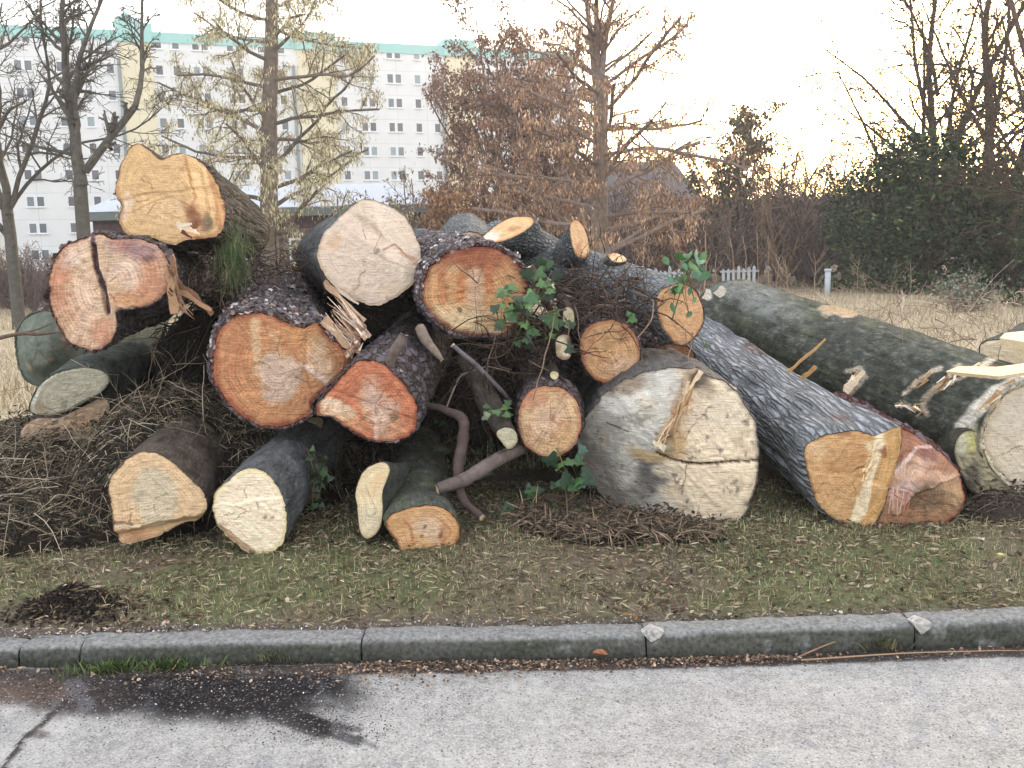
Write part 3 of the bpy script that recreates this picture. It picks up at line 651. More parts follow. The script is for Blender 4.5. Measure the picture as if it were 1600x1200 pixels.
for px, ty, r in wins:
    s = fs(px); zc = top1-r*fl; wd = .85 if ty == 's' else 1.8; hh = 1.15
    rest = nw >= 96 or not (-40 < px < 700)
    fm = frames_rest if rest else MB(); pm = panes_rest if rest else MB()
    x0, x1, z0, z1 = s-wd/2, s+wd/2, zc-hh/2, zc+hh/2; t = .09
    for bx in [((x0,-.06,z0),(x1,.0,z0+t)),((x0,-.06,z1-t),(x1,.0,z1)),((x0,-.06,z0+t),(x0+t,.0,z1-t)),((x1-t,-.06,z0+t),(x1,.0,z1-t)),((x0-.08,-.16,z0-.08),(x1+.08,.0,z0-.002))]: fm.box(*bx)
    if ty == 'd': fm.box((s-.16,-.06,z0+t), (s+.16,0,z1-t))
    for (a, b) in ([(x0+t, s-.16), (s+.16, x1-t)] if ty == 'd' else [(x0+t, x1-t)]): pm.box((a, -.03, z0+t), (b, .0, z1-t), rngw.choice(PC_))
    if not rest:
        f = fm.build('window', M['winframe'], bl, False); pm.build('pane', M['panes'], f, False); nw += 1
f = frames_rest.build('window', M['winframe'], bl, False); f['kind'] = 'stuff'; p_ = panes_rest.build('pane', M['panes'], f, False); p_['kind'] = 'stuff'
# ------------------------------------------------------------------ low shed
Ys = 34.
def shed():
    xl, xr = P(122, 330, Ys)[0], P(690, 330, Ys)[0]; ze = P(400, 325, Ys)[2]; zr = P(400, 291, Ys+5)[2]; xm = P(600, 330, Ys)[0]
    root = empty('low_shed', (xl, Ys, 0)); tag(root, 'low brick shed with a pale pitched roof between the trees and the apartment block', 'shed'); o = np.array((xl, Ys, 0)); Wd = xr-xl; Xm = xm-xl
    mb = MB(); mb.box((0.3, .4, -.3), (Wd-.5, 9.6, ze-.15)); mb.build('wall', M['brickwall'], root, False)
    mb = MB(); V = [(0,0,ze),(Wd,0,ze),(Wd-2.6,5,zr),(0,5,zr),(0,10,ze),(Wd,10,ze)]; V2 = [(x, y, z-.12) for x, y, z in V]
    mb.add(V+V2, [(0,1,2,3),(3,2,5,4),(6,9,8,7),(9,10,11,8)], [(1,5,2)]); mb.build('roof', M['roofing'], root, False)
    mb = MB(); mb.box((-.05, -.08, ze-.3), (Wd+.05, -.02, ze-.02)); mb.box((Wd+.0, -.02, ze-.3), (Wd+.08, 10, ze-.02)); mb.build('fascia', M['fascia'], root, False)
    mb = MB(); mb.box((.0, -.02, ze-.32), (Wd, .36, ze-.2)); mb.build('eave', M['darkwood'], root, False)
    for i in range(5):
        x = 2+i*2.6; f = MB(); f.box((x, .33, 1.2), (x+1.1, .39, 2.1)); ff = f.build('window', M['winframe'], root, False); g = MB(); g.box((x+.08, .30, 1.28), (x+1.02, .328, 2.02)); g.build('pane', M['glass'], ff, False)
shed()
def far_house(px0, px1, py, Y, label):
    x0, x1 = P(px0, py, Y)[0], P(px1, py, Y)[0]; zt = P((px0+px1)/2, py, Y+4)[2]; root = empty('far_house', (x0, Y, 0)); tag(root, label, 'house', 'far low roofs'); W2 = x1-x0
    mb = MB(); mb.box((.4, .4, -.5), (W2-.4, 7.6, zt*.55)); mb.build('wall', M['farwall'], root, False); e = zt*.55; mb = MB()
    V = [(0,0,e),(W2,0,e),(W2,8,e),(0,8,e),(1.6,4,zt),(W2-1.6,4,zt)]; mb.add(V, [(0,1,5,4),(2,3,4,5),(3,2,1,0)], [(1,2,5),(3,0,4)]); mb.build('roof', M['farroof'], root, False)
    for i in range(4): f = MB(); x = W2*(i+.6)/4.4; f.box((x, .34, e-1.9), (x+1.2, .398, e-.7)); f.build('window', M['glass'], root, False)
M['farwall'] = flat('mauve_wall', (150,136,136), .9); M['farroof'] = flat('slate_roof', (84,78,80), .9, amt=.25)
far_house(800, 1108, 254, 62, 'long low house with a dark mauve roof behind the three-leader tree')
far_house(1212, 1345, 338, 75, 'small far house whose dark flat roofline shows under the bare trees')
# ------------------------------------------------------------------ trees
class Tree:
    def __init__(s, seed): s.r = np.random.default_rng(seed); s.tr = MB(); s.br = MB(); s.tips = []; s.nb = 0
    def limb(s, p, d, L, r, lv, prm, mb=None):
        rng = s.r; n = max(4, int(L/prm['seg'][min(lv, len(prm['seg'])-1)])); n = min(n, 14); pts = [np.array(p, float)]; d = np.array(d, float); d /= np.linalg.norm(d); ds = [d]
        wig = prm['wig'][min(lv, len(prm['wig'])-1)]; up = prm['up'][min(lv, len(prm['up'])-1)]
        for i in range(n):
            d = d+rng.normal(0, wig, 3)+np.array((0, 0, up)); d /= np.linalg.norm(d); pts.append(pts[-1]+d*L/n); ds.append(d)
        pts = np.array(pts); tf = prm.get('tipf', .25); rr = np.linspace(r, max(r*tf, prm['rmin']), n+1)
        (mb or (s.tr if lv == 0 else s.br)).tube(pts, rr, 9 if lv == 0 else (6 if r > .03 else (4 if r > .012 else 3)), prm['col']*rng.uniform(.8, 1.2), False); s.nb += 1
        s.last = pts[-1] if lv <= 1 else getattr(s, 'last', pts[-1])
        if lv >= prm['lmax']: s.tips.append((pts, lv)); return
        if lv >= prm['lmax']-1: s.tips.append((pts, lv))
        nc = prm['n'][lv]
        if nc == 0: return
        nc = max(1, int(nc*rng.uniform(.8, 1.2)))
        for k in range(nc):
            t = prm['t0'][lv]+(1-prm['t0'][lv])*((k+rng.uniform(.1, .9))/nc); f = t*n; i = min(int(f), n-1); q = pts[i]*(1-(f-i))+pts[i+1]*(f-i); dd = ds[i+1]
            a = rad(prm['ang'][lv]*rng.uniform(.7, 1.25)); az = rng.uniform(0, 2*math.pi) if lv > 0 or not prm.get('golden') else k*2.4+rng.uniform(-.4, .4)
            u = np.cross(dd, (0, 0, 1) if abs(dd[2]) < .9 else (1, 0, 0)); u /= np.linalg.norm(u); v = np.cross(dd, u); nd = dd*math.cos(a)+(u*math.cos(az)+v*math.sin(az))*math.sin(a)
            sh = prm.get('shape', lambda t: 1-.55*t)(t) if lv == 0 else 1-.5*t
            Lc = L*prm['lr'][lv]*sh*rng.uniform(.75, 1.2); rc = max((rr[0]*(1-t)+rr[-1]*t)*prm['rr'][lv], prm['rmin']); s.limb(q, nd, Lc, rc, lv+1, prm)
    def make(s, base, name, label, cat='tree', group='trees behind the log pile', mat='treebark', fol=None):
        b = np.array(base, float); root = empty(name, b); tag(root, label, cat, group)
        for mb, nm in ((s.tr, 'trunk'), (s.br, 'branches')):
            if mb.n: mb.V = [v-b for v in mb.V]; mb.build(nm, M[mat], root)
        if fol is not None:
            V, fs_, c = fol; mkmesh('foliage', V-b, fs_, M['foliage'], root, c, False)
        return root
def hanging(T, n, size, cols, seed, asp=.35, droop=1., spread=.12, every=1.):
    rng = np.random.default_rng(seed); P0 = np.concatenate([t[0] for t in T.tips]); seg = [(t[0][i], t[0][i+1]) for t in T.tips for i in range(len(t[0])-1)]
    idx = rng.integers(0, len(seg), n); a = np.array([seg[i][0] for i in idx]); b = np.array([seg[i][1] for i in idx]); t = rng.uniform(0, 1, (n, 1)); p = a*(1-t)+b*t+rng.normal(0, spread, (n, 3))*np.array((1, 1, .6))
    L = size*rng.uniform(.5, 1.4, n); d = rng.normal(0, .35, (n, 3)); d[:, 2] -= droop; d /= np.linalg.norm(d, axis=1)[:, None]; s = np.cross(d, rng.normal(0, 1, (n, 3))); s /= np.linalg.norm(s, axis=1)[:, None]; w_ = (L*asp*.5)[:, None]
    V = np.stack([p, p+d*L[:, None]*.45-s*w_, p+d*L[:, None], p+d*L[:, None]*.45+s*w_], 1).reshape(-1, 3); o = np.arange(n)[:, None]*4
    return V, [o+np.array((0, 1, 2, 3))], np.repeat(pick(rng, n, cols, .3), 4, 0)
def base_at(px, Y): p = P(px, 430, Y); return np.array((p[0], Y, 0.1))
BK = lin((118,104,98)); BKG = lin((94,90,84)); BKD = lin((96,84,78))
def prm(**k):
    d = dict(seg=(.5,.35,.25,.2), wig=(.04,.12,.16,.2), up=(.02,.03,.02,.0), n=(14,7,5,3), t0=(.25,.25,.2,.2), ang=(55,45,45,45), lr=(.45,.55,.5,.5), rr=(.55,.6,.6,.6), lmax=3, rmin=.006, col=BK); d.update(k); return d
# 1 leftmost bare tree
T = Tree(1); b = base_at(22, 21); T.limb(b, (.0, 0, 1), 2.6, .14, 0, prm(n=(3,5,4,3), t0=(.6,.3,.2,.2), tipf=.85, col=BKG, ang=(25,45,45,45), lr=(.7,.5,.5,.5)))
for dx, dz, L, r in ((-.35,1,6,.07),(.05,1,7.5,.09),(.40,1,6,.06),(.75,.9,4.5,.045),(-.8,.9,4,.045)):
    T.limb(b+(0, 0, 2.5), (dx, 0, dz), L, r, 1, prm(n=(0,16,8,5), up=(0,.03,.02,0), lmax=4, col=BKG, t0=(.2,.15,.2,.2), ang=(50,48,48,45), lr=(.4,.38,.45,.5)))
T.make(b, 'bare_tree', 'bare many-limbed tree at the far left edge, left of the forked one')
# 2 forked tree
T = Tree(2); b = base_at(133, 20); pr = prm(lmax=4, n=(0,13,7,4), col=BKG, t0=(.6,.2,.2,.2), lr=(.5,.36,.45,.5), ang=(50,50,48,45), up=(.0,.02,.02,0), wig=(.02,.07,.14,.18)); T.limb(b, P(128,285,20)-b, float(np.linalg.norm(P(128,285,20)-b))*1.02, .145, 0, dict(pr, tipf=.93, wig=(.008,.07,.14,.18)))
f0 = P(128, 290, 20); T.limb(f0, P(92,60,20)-f0, 4.6, .128, 1, dict(pr, n=(0,24,9,6))); f1 = P(133, 268, 20); T.limb(f1, P(205,165,20)-f1, 1.7, .085, 1, dict(pr, n=(0,5,6,4), tipf=.75, wig=(.02,.03,.14,.18), up=(0,0,0,0))); f2 = T.last; T.limb(f2, P(250,40,20)-f2, 2.6, .06, 1, dict(pr, n=(0,13,8,5)))
T.limb(P(112,150,20), P(150,-20,20)-P(112,150,20), 3, .06, 1, dict(pr, n=(0,12,8,5))); T.limb(P(128,245,20), P(40,225,20)-P(128,245,20), 1.8, .05, 1, dict(pr, n=(0,7,6,4)))
T.make(b, 'bare_tree', 'bare grey tree with a forked trunk, just left of the topmost log')
# 3 conifer-like tree with pale drooping foliage
CY = [(200,192,154),(212,204,168),(176,168,130),(186,174,146),(220,212,182),(160,146,116)]
T = Tree(3); b = base_at(418, 24); pr = prm(n=(34,8,4), t0=(.18,.25,.2), ang=(72,50,45), lr=(.36,.42,.4), rr=(.36,.5,.5), up=(.0,.012,-.02), wig=(.012,.13,.2), lmax=3, seg=(.5,.3,.25,.2), golden=True, col=lin((116,106,98)), rmin=.008, shape=lambda t: 1.05-.55*t)
pr['n'] = (42,9,5,2); pr['t0'] = (.16,.2,.2,.2); pr['ang'] = (80,50,45,40); pr['lr'] = (.38,.42,.42,.4); pr['rr'] = (.27,.5,.5,.5)
T.limb(b, P(412,-60,24)-b, 9.5, .26, 0, dict(pr, tipf=.45)); T.make(b, 'cypress_tree', 'tree with pale olive drooping foliage in front of the apartment block', fol=hanging(T, 38000, .095, CY, 3, .24, 1.4, .09))
# 4 brown leaved tree with three leading stems
OR = [(188,156,128),(172,138,112),(204,172,142),(152,122,102),(184,148,118),(140,114,98)]
T = Tree(4); b = base_at(938, 22); pr = prm(n=(24,8,5,3), t0=(.15,.2,.2,.2), ang=(74,48,45,40), lr=(.68,.42,.42,.4), rr=(.28,.5,.5,.5), up=(.0,.015,-.01,-.02), wig=(.012,.09,.15,.2), golden=True, col=lin((128,114,106)), rmin=.008, shape=lambda t: 1.0-.3*t)
T.limb(b, P(936,150,22)-b, 5.2, .22, 0, dict(pr, tipf=.7))
c3 = P(936, 190, 22)
for px2, L in ((905,4.2),(928,4.6),(955,4.4)): T.limb(c3, P(px2,-120,22)-c3, L, .10, 1, dict(pr, n=(0,14,6,4), ang=(60,58,45,40), lr=(.4,.5,.42,.4), up=(0,.01,0,-.02), wig=(.01,.03,.14,.2)))
T.make(b, 'brown_leaved_tree', 'tall tree hung with orange-brown seed clusters, three upright leaders, right of centre', fol=hanging(T, 15000, .10, OR, 4, .3, 1.4, .07))
# 5 dense reddish brown crown behind it on the left
def bushy(seed, px, Y, H, W_, name, label, cols, n, size, cat='shrub', group='shrubs and small trees along the field edge', stems=9, colb=BK, twn=(9,7,4), asp=.5, droop=.6, lift=.0, ctilt=0):
    T = Tree(seed); b = base_at(px, Y); rng = T.r
    for i in range(stems):
        a = rng.uniform(0, 6.28); sp = rng.uniform(.1, W_/H*.62); T.limb(b+rng.normal(0, W_*.06, 3)*np.array((1, 1, 0)), (math.cos(a)*sp+ctilt, math.sin(a)*sp, 1), H*rng.uniform(.75, 1), .035+.006*H, 1, prm(lmax=len(twn) if not n else 3, n=(0,)+twn, t0=(0,.12,.15,.2), lr=(.4,.36,.42,.45), ang=(45,46,46,45), up=(0,.02,.01,0), col=colb, rmin=.007 if n else .011, wig=(.05,.08,.14,.2)))
    return T.make(b, name, label, cat, group, fol=hanging(T, n, size, cols, seed, asp, droop, .12) if n else None)
bushy(5, 808, 30, 8.3, 6.4, 'brown_leaved_tree', 'dense rounded russet-brown tree between the block and the three-leader tree', [(156,126,106),(142,114,98),(130,106,98),(114,98,94),(166,134,108)], 34000, .12, 'tree', 'trees behind the log pile', 17)
bushy(6, 730, 27, 3.6, 2.4, 'brown_shrub', 'orange-brown shrub at the right corner of the low shed', [(156,120,92),(140,106,84),(176,140,104)], 5000, .11)
bushy(7, 650, 31, 4.0, 3.0, 'bare_shrub', 'thin bare shrub in front of the right end of the low shed', [(150,140,110)], 900, .12)
# 6 dark tree mid right
bushy(8, 1142, 38, 7.2, 1.3, 'ivy_clad_tree', 'narrow tree with dark evergreen clumps at the right of the three-leader tree', [(74,82,62),(62,70,54),(130,108,84),(160,128,100),(92,92,70)], 9000, .16, 'tree', 'trees behind the log pile', 7, BKD)
bushy(9, 1045, 33, 3.4, 3.6, 'brown_shrub', 'shrub with hanging orange-brown clusters between the three-leader tree and the dark narrow tree', [(170,134,104),(150,116,92),(130,102,86)], 6000, .11)
# 7 bare trees on the skyline
for k, (px, Y, H, W_, lb) in enumerate([(1215,36,5.6,3.0,'bare tree with a stout fork right of the dark narrow tree'),(1255,40,5.2,2.8,'slender bare tree, second to the right of the dark narrow tree'),(1320,36,5.6,3.6,'spreading bare tree left of the dark evergreen mass'),(1380,33,6.2,4.2,'purplish bare tree rising above the evergreen mass')]):
    bushy(10+k, px, Y, H, W_, 'bare_tree', lb, [(110,112,74)], 0 if k != 2 else 500, .12, 'tree', 'bare trees on the skyline', 6, BKD, (12,8,5,3))
# 8 two big trees at the right
PR8 = prm(lmax=4, n=(10,15,8,6), t0=(.3,.12,.15,.2), ang=(38,46,46,45), lr=(.7,.46,.42,.45), rr=(.6,.45,.5,.5), up=(.0,.02,.01,0), wig=(.02,.06,.12,.18), col=lin((88,74,64)), rmin=.010)
T = Tree(21); b = base_at(1462, 30)
for (x1, y1, L, r) in ((1440,-60,7.6,.17),(1470,-120,7.6,.15),(1395,-20,6.6,.10),(1330,20,6.0,.08),(1500,-60,6.8,.11)): T.limb(b+((x1-1462)*.002, 0, 0), P(x1,y1,30)-b, L*1.32, r, 1, dict(PR8, n=(0,14,7,5)))
for (x0, y0, x1, y1, L, r) in ((1455,235,1290,60,4.2,.07),(1450,260,1250,150,3.9,.05),(1458,200,1340,-60,4.6,.07),(1465,150,1400,-120,4,.06),(1470,260,1560,60,3.6,.05)): T.limb(P(x0,y0,30), P(x1,y1,30)-P(x0,y0,30), L*1.15, r, 1, dict(PR8, n=(0,14,8,5), up=(0,.0,0,0)))
T.make(b, 'bare_tree', 'tall bare multi-stemmed tree rising from the evergreens, left of the one at the right edge')
T = Tree(22); b = base_at(1535, 28)
for (x1, y1, L, r) in ((1590,40,7.6,.19),(1640,-60,7.6,.14),(1560,-80,7.2,.10),(1680,100,6,.10)): T.limb(b+((x1-1560)*.001, 0, 0), P(x1,y1,28)-b, L*1.32, r, 1, dict(PR8, n=(0,13,7,5)))
for (x0, y0, x1, y1, L, r) in ((1545,220,1430,20,4,.06),(1560,170,1480,-80,3.6,.06),(1565,190,1660,120,3,.05),(1550,260,1640,230,2.4,.04)): T.limb(P(x0,y0,28), P(x1,y1,28)-P(x0,y0,28), L*1.15, r, 1, dict(PR8, n=(0,12,7,5), up=(0,.0,0,0)))
T.make(b, 'bare_tree', 'tall bare spreading tree at the right edge with the sun glow behind it')
T = Tree(23); b = base_at(1700, 22)
for (x1, y1, L, r) in ((1640,-40,7,.15),(1560,60,6,.09),(1700,-60,7,.12),(1590,180,5,.07)): T.limb(b, P(x1,y1,22)-b, L*1.1, r, 1, dict(PR8, n=(0,13,7,5)))
T.make(b, 'bare_tree', 'bare tree standing just outside the right edge, only its branches reaching in')
# 9 evergreens at the right
def evergreen(seed, px, Y, H, rx, ry, n, label, cols, size=.13):
    rng = np.random.default_rng(seed); b = base_at(px, Y); T = Tree(seed)
    for i in range(7): a = rng.uniform(0, 6.28); T.limb(b, (math.cos(a)*.5*rx/H, math.sin(a)*.5, 1), H*.85, .07, 1, prm(n=(0,9,5), lmax=3, t0=(0,.1,.1,.2), lr=(0,.4,.4), ang=(50,50,50), col=BKD, up=(0,.02,0)))
    cl = int(n/60); th = rng.uniform(0, 2*math.pi, cl); zz = rng.uniform(0, 1, cl)**.8; pr_ = np.sqrt(np.clip(1-(zz*.98)**2.2, 0, 1))*rng.uniform(.55, 1.05, cl)*(1+.18*np.sin(th*3+seed)); C_ = np.stack([np.cos(th)*pr_*rx, np.sin(th)*pr_*ry, zz*H*rng.uniform(.85, 1.08, cl)], -1)+b
    p = np.repeat(C_, 60, 0)+rng.normal(0, .22, (cl*60, 3)); m_ = len(p); bright = np.repeat(rng.uniform(.65, 1.4, cl), 60)[:, None]
    R = rotmats(rng, m_, 1.2); V, fs_, c = scatter(OVP, [], OVT, p, R, np.full((m_, 3), size)*rng.uniform(.6, 1.3, (m_, 1)), pick(rng, m_, cols, .3)*bright)
    return T.make(b, 'evergreen_shrub', label, 'shrub', 'evergreen shrubs at the right', fol=(V, fs_, c))
EG = [(62,80,54),(52,66,46),(76,92,60),(44,54,40),(92,104,72)]
evergreen(31, 1440, 27, 4.1, 2.55, 1.8, 17000, 'broad dark green evergreen shrub left of the two, under the tall bare trees', EG)
evergreen(32, 1580, 25.5, 3.2, 1.7, 1.4, 10000, 'dark green evergreen shrub at the right, in front of the sun glow', EG)
evergreen(33, 1690, 20, 2.9, 1.4, 1.3, 5000, 'dark evergreen shrub cut off by the right edge', EG)
# grey-leaved small shrub in the field
bushy(34, 1500, 19, .95, 1.8, 'grey_green_shrub', 'low grey-green leafy shrub in the dry field at the right', [(120,132,112),(96,108,90),(150,156,136)], 900, .07, 'shrub', 'shrubs and small trees along the field edge', 10, BK, (5,3,2), .6, .1)
# 10 thicket: nobody could count its stems
def thicket():
    rng = np.random.default_rng(77); protos = []
    for s in range(4):
        T = Tree(300+s); 
        for i in range(5): a = rng.uniform(0, 6.28); T.limb((0, 0, 0), (math.cos(a)*.35, math.sin(a)*.35, 1), 2.4, .035, 1, prm(n=(0,9,6,0), lmax=3, t0=(0,.08,.1), lr=(0,.42,.45), ang=(45,42,45), col=np.ones(3), rmin=.009, up=(0,.03,.02), wig=(0,.07,.12,.15)))
        protos.append((np.concatenate(T.br.V), np.concatenate(T.br.Q)))
    Vs, Qs, Cs, o = [], [], [], 0; cols = [lin(c) for c in ((118,104,100),(100,88,86),(128,112,100),(90,80,80),(136,114,96))]
    spots = []
    for i in range(90): px = rng.uniform(690, 1400); Y = rng.uniform(31, 50); spots.append((px, Y, rng.uniform(.75, 1.45)))
    for i in range(60): px = rng.uniform(-150, 380); Y = rng.uniform(26, 34); spots.append((px, Y, rng.uniform(.45, .75)))
    for i in range(30): px = rng.uniform(1550, 1900); spots.append((px, rng.uniform(30, 42), rng.uniform(.9, 1.5)))
    for px, Y, sc in spots:
        V, Q_ = protos[rng.integers(0, 4)]; a = rng.uniform(0, 6.28); R = np.array(((math.cos(a), -math.sin(a), 0), (math.sin(a), math.cos(a), 0), (0, 0, 1))); b = base_at(px, Y); W2 = (V*sc*np.array((1, 1, 1.05)))@R.T+b
        Vs.append(W2); Qs.append(Q_+o); o += len(V); Cs.append(np.tile(cols[rng.integers(0, 5)]*rng.uniform(.7, 1.2), (len(V), 1)))
    return tag(mkmesh('thicket', np.concatenate(Vs), np.concatenate(Qs), M['treebark'], None, np.concatenate(Cs), False), kind='stuff')
thicket()
# far wood behind the thicket
def far_wood():
    rng = np.random.default_rng(78); n = 60000; x = rng.uniform(-10, 120, n); Y = rng.uniform(70, 90, n); top = 3.0+1.6*fbm(st3(x*.12, 0*x, 2), 3)+1.2*fbm(st3(x*.6, 0*x, 5), 3)+1.5*np.exp(-((x-18)/14)**2)
    z = rng.uniform(0, 1, n)**.9*top*1.15+.2; V, fs_, c = scatter(LEAFP*np.array((1, 1, 3)), [], LEAFT, np.stack([x, Y, z], -1), rotmats(rng, n, 1.5), np.full((n, 3), .55)*rng.uniform(.5, 1.3, (n, 1)), pick(rng, n, [(96,86,88),(80,74,76),(108,96,92)], .2))
    return tag(mkmesh('far_wood', V, fs_, M['foliage'], None, c, False), kind='stuff')
far_wood()
# ------------------------------------------------------------------ picket fence, posts
M['white'] = flat('white_paint', (190,198,206), .7)
def picket(px0, px1, Y, label, h=.72):
    b0, b1 = base_at(px0, Y), base_at(px1, Y); root = empty('picket_fence', b0); tag(root, label, 'fence'); n = int(np.linalg.norm(b1-b0)/.14); rr = random.Random(px0)
    z0 = P(px0, 437, Y)[2]
    for i in range(n):
        x = (b1-b0)[0]*i/n; hh = h*rr.uniform(.85, 1.1); mb = MB(); V = [(x,0,-.1),(x+.09,0,-.1),(x+.09,0,hh),(x+.045,0,hh+.06),(x,0,hh)]; V = V+[(a, .025, c) for a, b, c in V]
        mb.add(V, [(0,1,2,4),(5,9,7,6),(0,5,6,1),(1,6,7,2),(0,4,9,5)], [(4,2,3),(9,8,7),(2,7,8),(4,3,8)]); mb.add([(x,0,hh-.001),(x+.09,0,hh-.001)], None, None) ; mb.build('picket', M['white'], root, False)
    for z in (.15, h-.15): mb = MB(); mb.box((-.05, .03, z), ((b1-b0)[0]+.05, .06, z+.06)); mb.build('rail', M['white'], root, False)
picket(972, 1066, 29.5, 'run of white pickets at the field edge, behind the right ivy sprig')
picket(1128, 1184, 29.7, 'short run of white pickets further right, above the end of the huge mossy trunk')
b = base_at(1293, 25); root = empty('marker_post', b); tag(root, 'single white post standing in the dry field', 'post')
mb = MB(); mb.tube([(0, 0, -.1), (0.01, 0, P(1293,424,25)[2]-.1)], .075, 12, (1, 1, 1)); mb.build('post', M['white'], root); mb = MB(); mb.tube([(0.01, 0, P(1293,424,25)[2]-.1), (0.01, 0, P(1293,420,25)[2]-.1)], .09, 12, (1, 1, 1)); mb.build('cap', M['white'], root)

# ------------------------------------------------------------------ evening haze
mh = bpy.data.materials.new('haze_air'); mh.use_nodes = True; nh = mh.node_tree; nh.nodes.clear(); oh = nh.nodes.new('ShaderNodeOutputMaterial'); pv = nh.nodes.new('ShaderNodeVolumePrincipled')
pv.inputs['Color'].default_value = (.93, .95, 1, 1); pv.inputs['Density'].default_value = .0016; pv.inputs['Anisotropy'].default_value = .3; nh.links.new(pv.outputs[0], oh.inputs['Volume'])
mb = MB(); mb.box((-420, -60, -3), (420, 560, 32)); tag(mb.build('haze', mh, None, False), kind='stuff')

rs = random.Random(8); M['sapling'] = flat('sapling_bark', (168,146,126), .9, amt=.3)
for i in range(16):
    px = [1000,1022,1072,1101,1118,1150,1168,1200,1212,1232,1066,1010,1185,1275,1340,960][i]; Y = rs.uniform(17, 26); b = base_at(px, Y); H = rs.uniform(.9, 1.8); d = rs.gauss(0, .06); root = empty('sapling', b); tag(root, 'thin leafless sapling stem standing in the field before the thicket', 'sapling', 'thin bare saplings in front of the thicket')
    pts = [(d*H*t_*t_+rs.gauss(0, .012), rs.gauss(0, .01), H*t_) for t_ in np.linspace(0, 1, 9)]; mb = MB(); mb.tube(pts, np.linspace(.012, .005, 9), 5, (1, 1, 1)); mb.build('stem', M['sapling'], root)
    mb = MB()
    for k in range(rs.randint(3, 7)):
        t_ = rs.uniform(.35, .95); p0 = np.array((d*H*t_*t_, 0, H*t_)); a = rs.uniform(0, 6.28); l = rs.uniform(.15, .4); mb.tube([p0, p0+np.array((math.cos(a)*l*.5, math.sin(a)*l*.4, l*.5)), p0+np.array((math.cos(a)*l*.8, math.sin(a)*l*.7, l*1.1))], [.006, .005, .003], 4, (1, 1, 1))
    mb.build('twigs', M['sapling'], root)
# ------------------------------------------------------------------ the logs
RB = (150, 75, 58)
L1 = log('felled_log', [(188,255),(200,232),(215,223),(232,233),(250,248),(268,241),(290,239),(310,250),(328,276),(340,310),(343,345),(335,366),(312,374),(290,376),(268,383),(240,374),(215,373),(195,365),(183,345),(189,322),(178,303),(181,280)],
  5.6, (-.1,1,-.06), 2.2, (212,158,106), [('rim',.93,(150,100,62),.75),('side',330,235,292,385,3,(214,172,118),1.),
   ('blob',318,300,14,70,-12,(228,188,132),.9,.6),('line',[(318,262),(330,300),(334,350)],5,(176,126,76),.7),('line',[(308,262),(320,320),(322,352)],3,(188,140,88),.6),
   ('line',[(288,242),(296,280),(303,305),(296,322)],2.2,(165,110,62),.8),('line',[(205,330),(245,312),(268,306),(285,316),(296,322)],1.6,(150,98,60),.8),
   ('blob',298,332,9,22,-8,(140,66,38),.9,.5),('blob',303,350,13,12,0,(105,55,38),.85,.5),('blob',322,345,10,22,-15,(100,90,72),.8,.4),
   ('blob',285,357,14,6,15,(240,220,190),.95,.3),('blob',262,330,45,30,0,(222,182,135),.5,.8),('blob',195,322,8,18,0,(226,196,168),.8,.6),('line',[(183,260),(183,300),(190,330),(186,350)],6,(170,120,85),.5)],
  [('ramp',296,300,345,288,.22),('blob',300,345,10,22,.03)], 'furrow', (92,84,76), rim=.005, rimcol=(150,112,76), seed=1,
  label='topmost log of the pile, with a notched wavy orange-tan sawn end')
L2 = log('felled_log', [(66,475),(64,440),(74,405),(98,380),(132,368),(155,362),(178,370),(215,371),(243,380),(260,398),(269,425),(266,452),(243,474),(212,483),(184,487),(184,510),(176,533),(158,548),(125,549),(98,536),(80,512)],
  5.3, (-.2,1,-.02), 2.4, (208,166,134), [('blob',85,440,22,60,15,(190,98,76),.75,.6),('blob',110,490,35,30,30,(200,130,105),.7,.7),('blob',210,385,50,18,10,(140,98,108),.75,.7),('blob',235,440,32,42,0,(196,104,80),.7,.6),
   ('blob',200,465,40,16,0,(206,128,92),.8,.6),('blob',198,428,26,20,0,(218,182,156),.8,.6),('blob',135,490,24,50,-10,(216,176,148),.6,.7),('blob',160,520,25,22,0,(190,104,84),.7,.6),('blob',110,400,30,14,-40,(222,190,166),.7,.7),
   ('blob',232,405,14,9,0,(96,66,80),.7,.6),('rim',.93,(170,84,62),.6),('line',[(145,372),(147,400),(150,420),(158,440),(165,458),(168,486)],5,(84,64,80),.95),('mottle',10,.35,(180,88,66),.5)],
  [('line',[(146,385),(150,420),(160,445),(168,488)],6,.05),('ramp',150,430,64,440,.12)], 'pine', (108,94,88), [('mottle',30,.3,(60,52,50),.6)], rim=.014, rimcol=(120,70,55), centre=(160,445), wood='wood_red', seed=2,
  label='reddish log at the left end with a dark curved crack between two fused hearts')
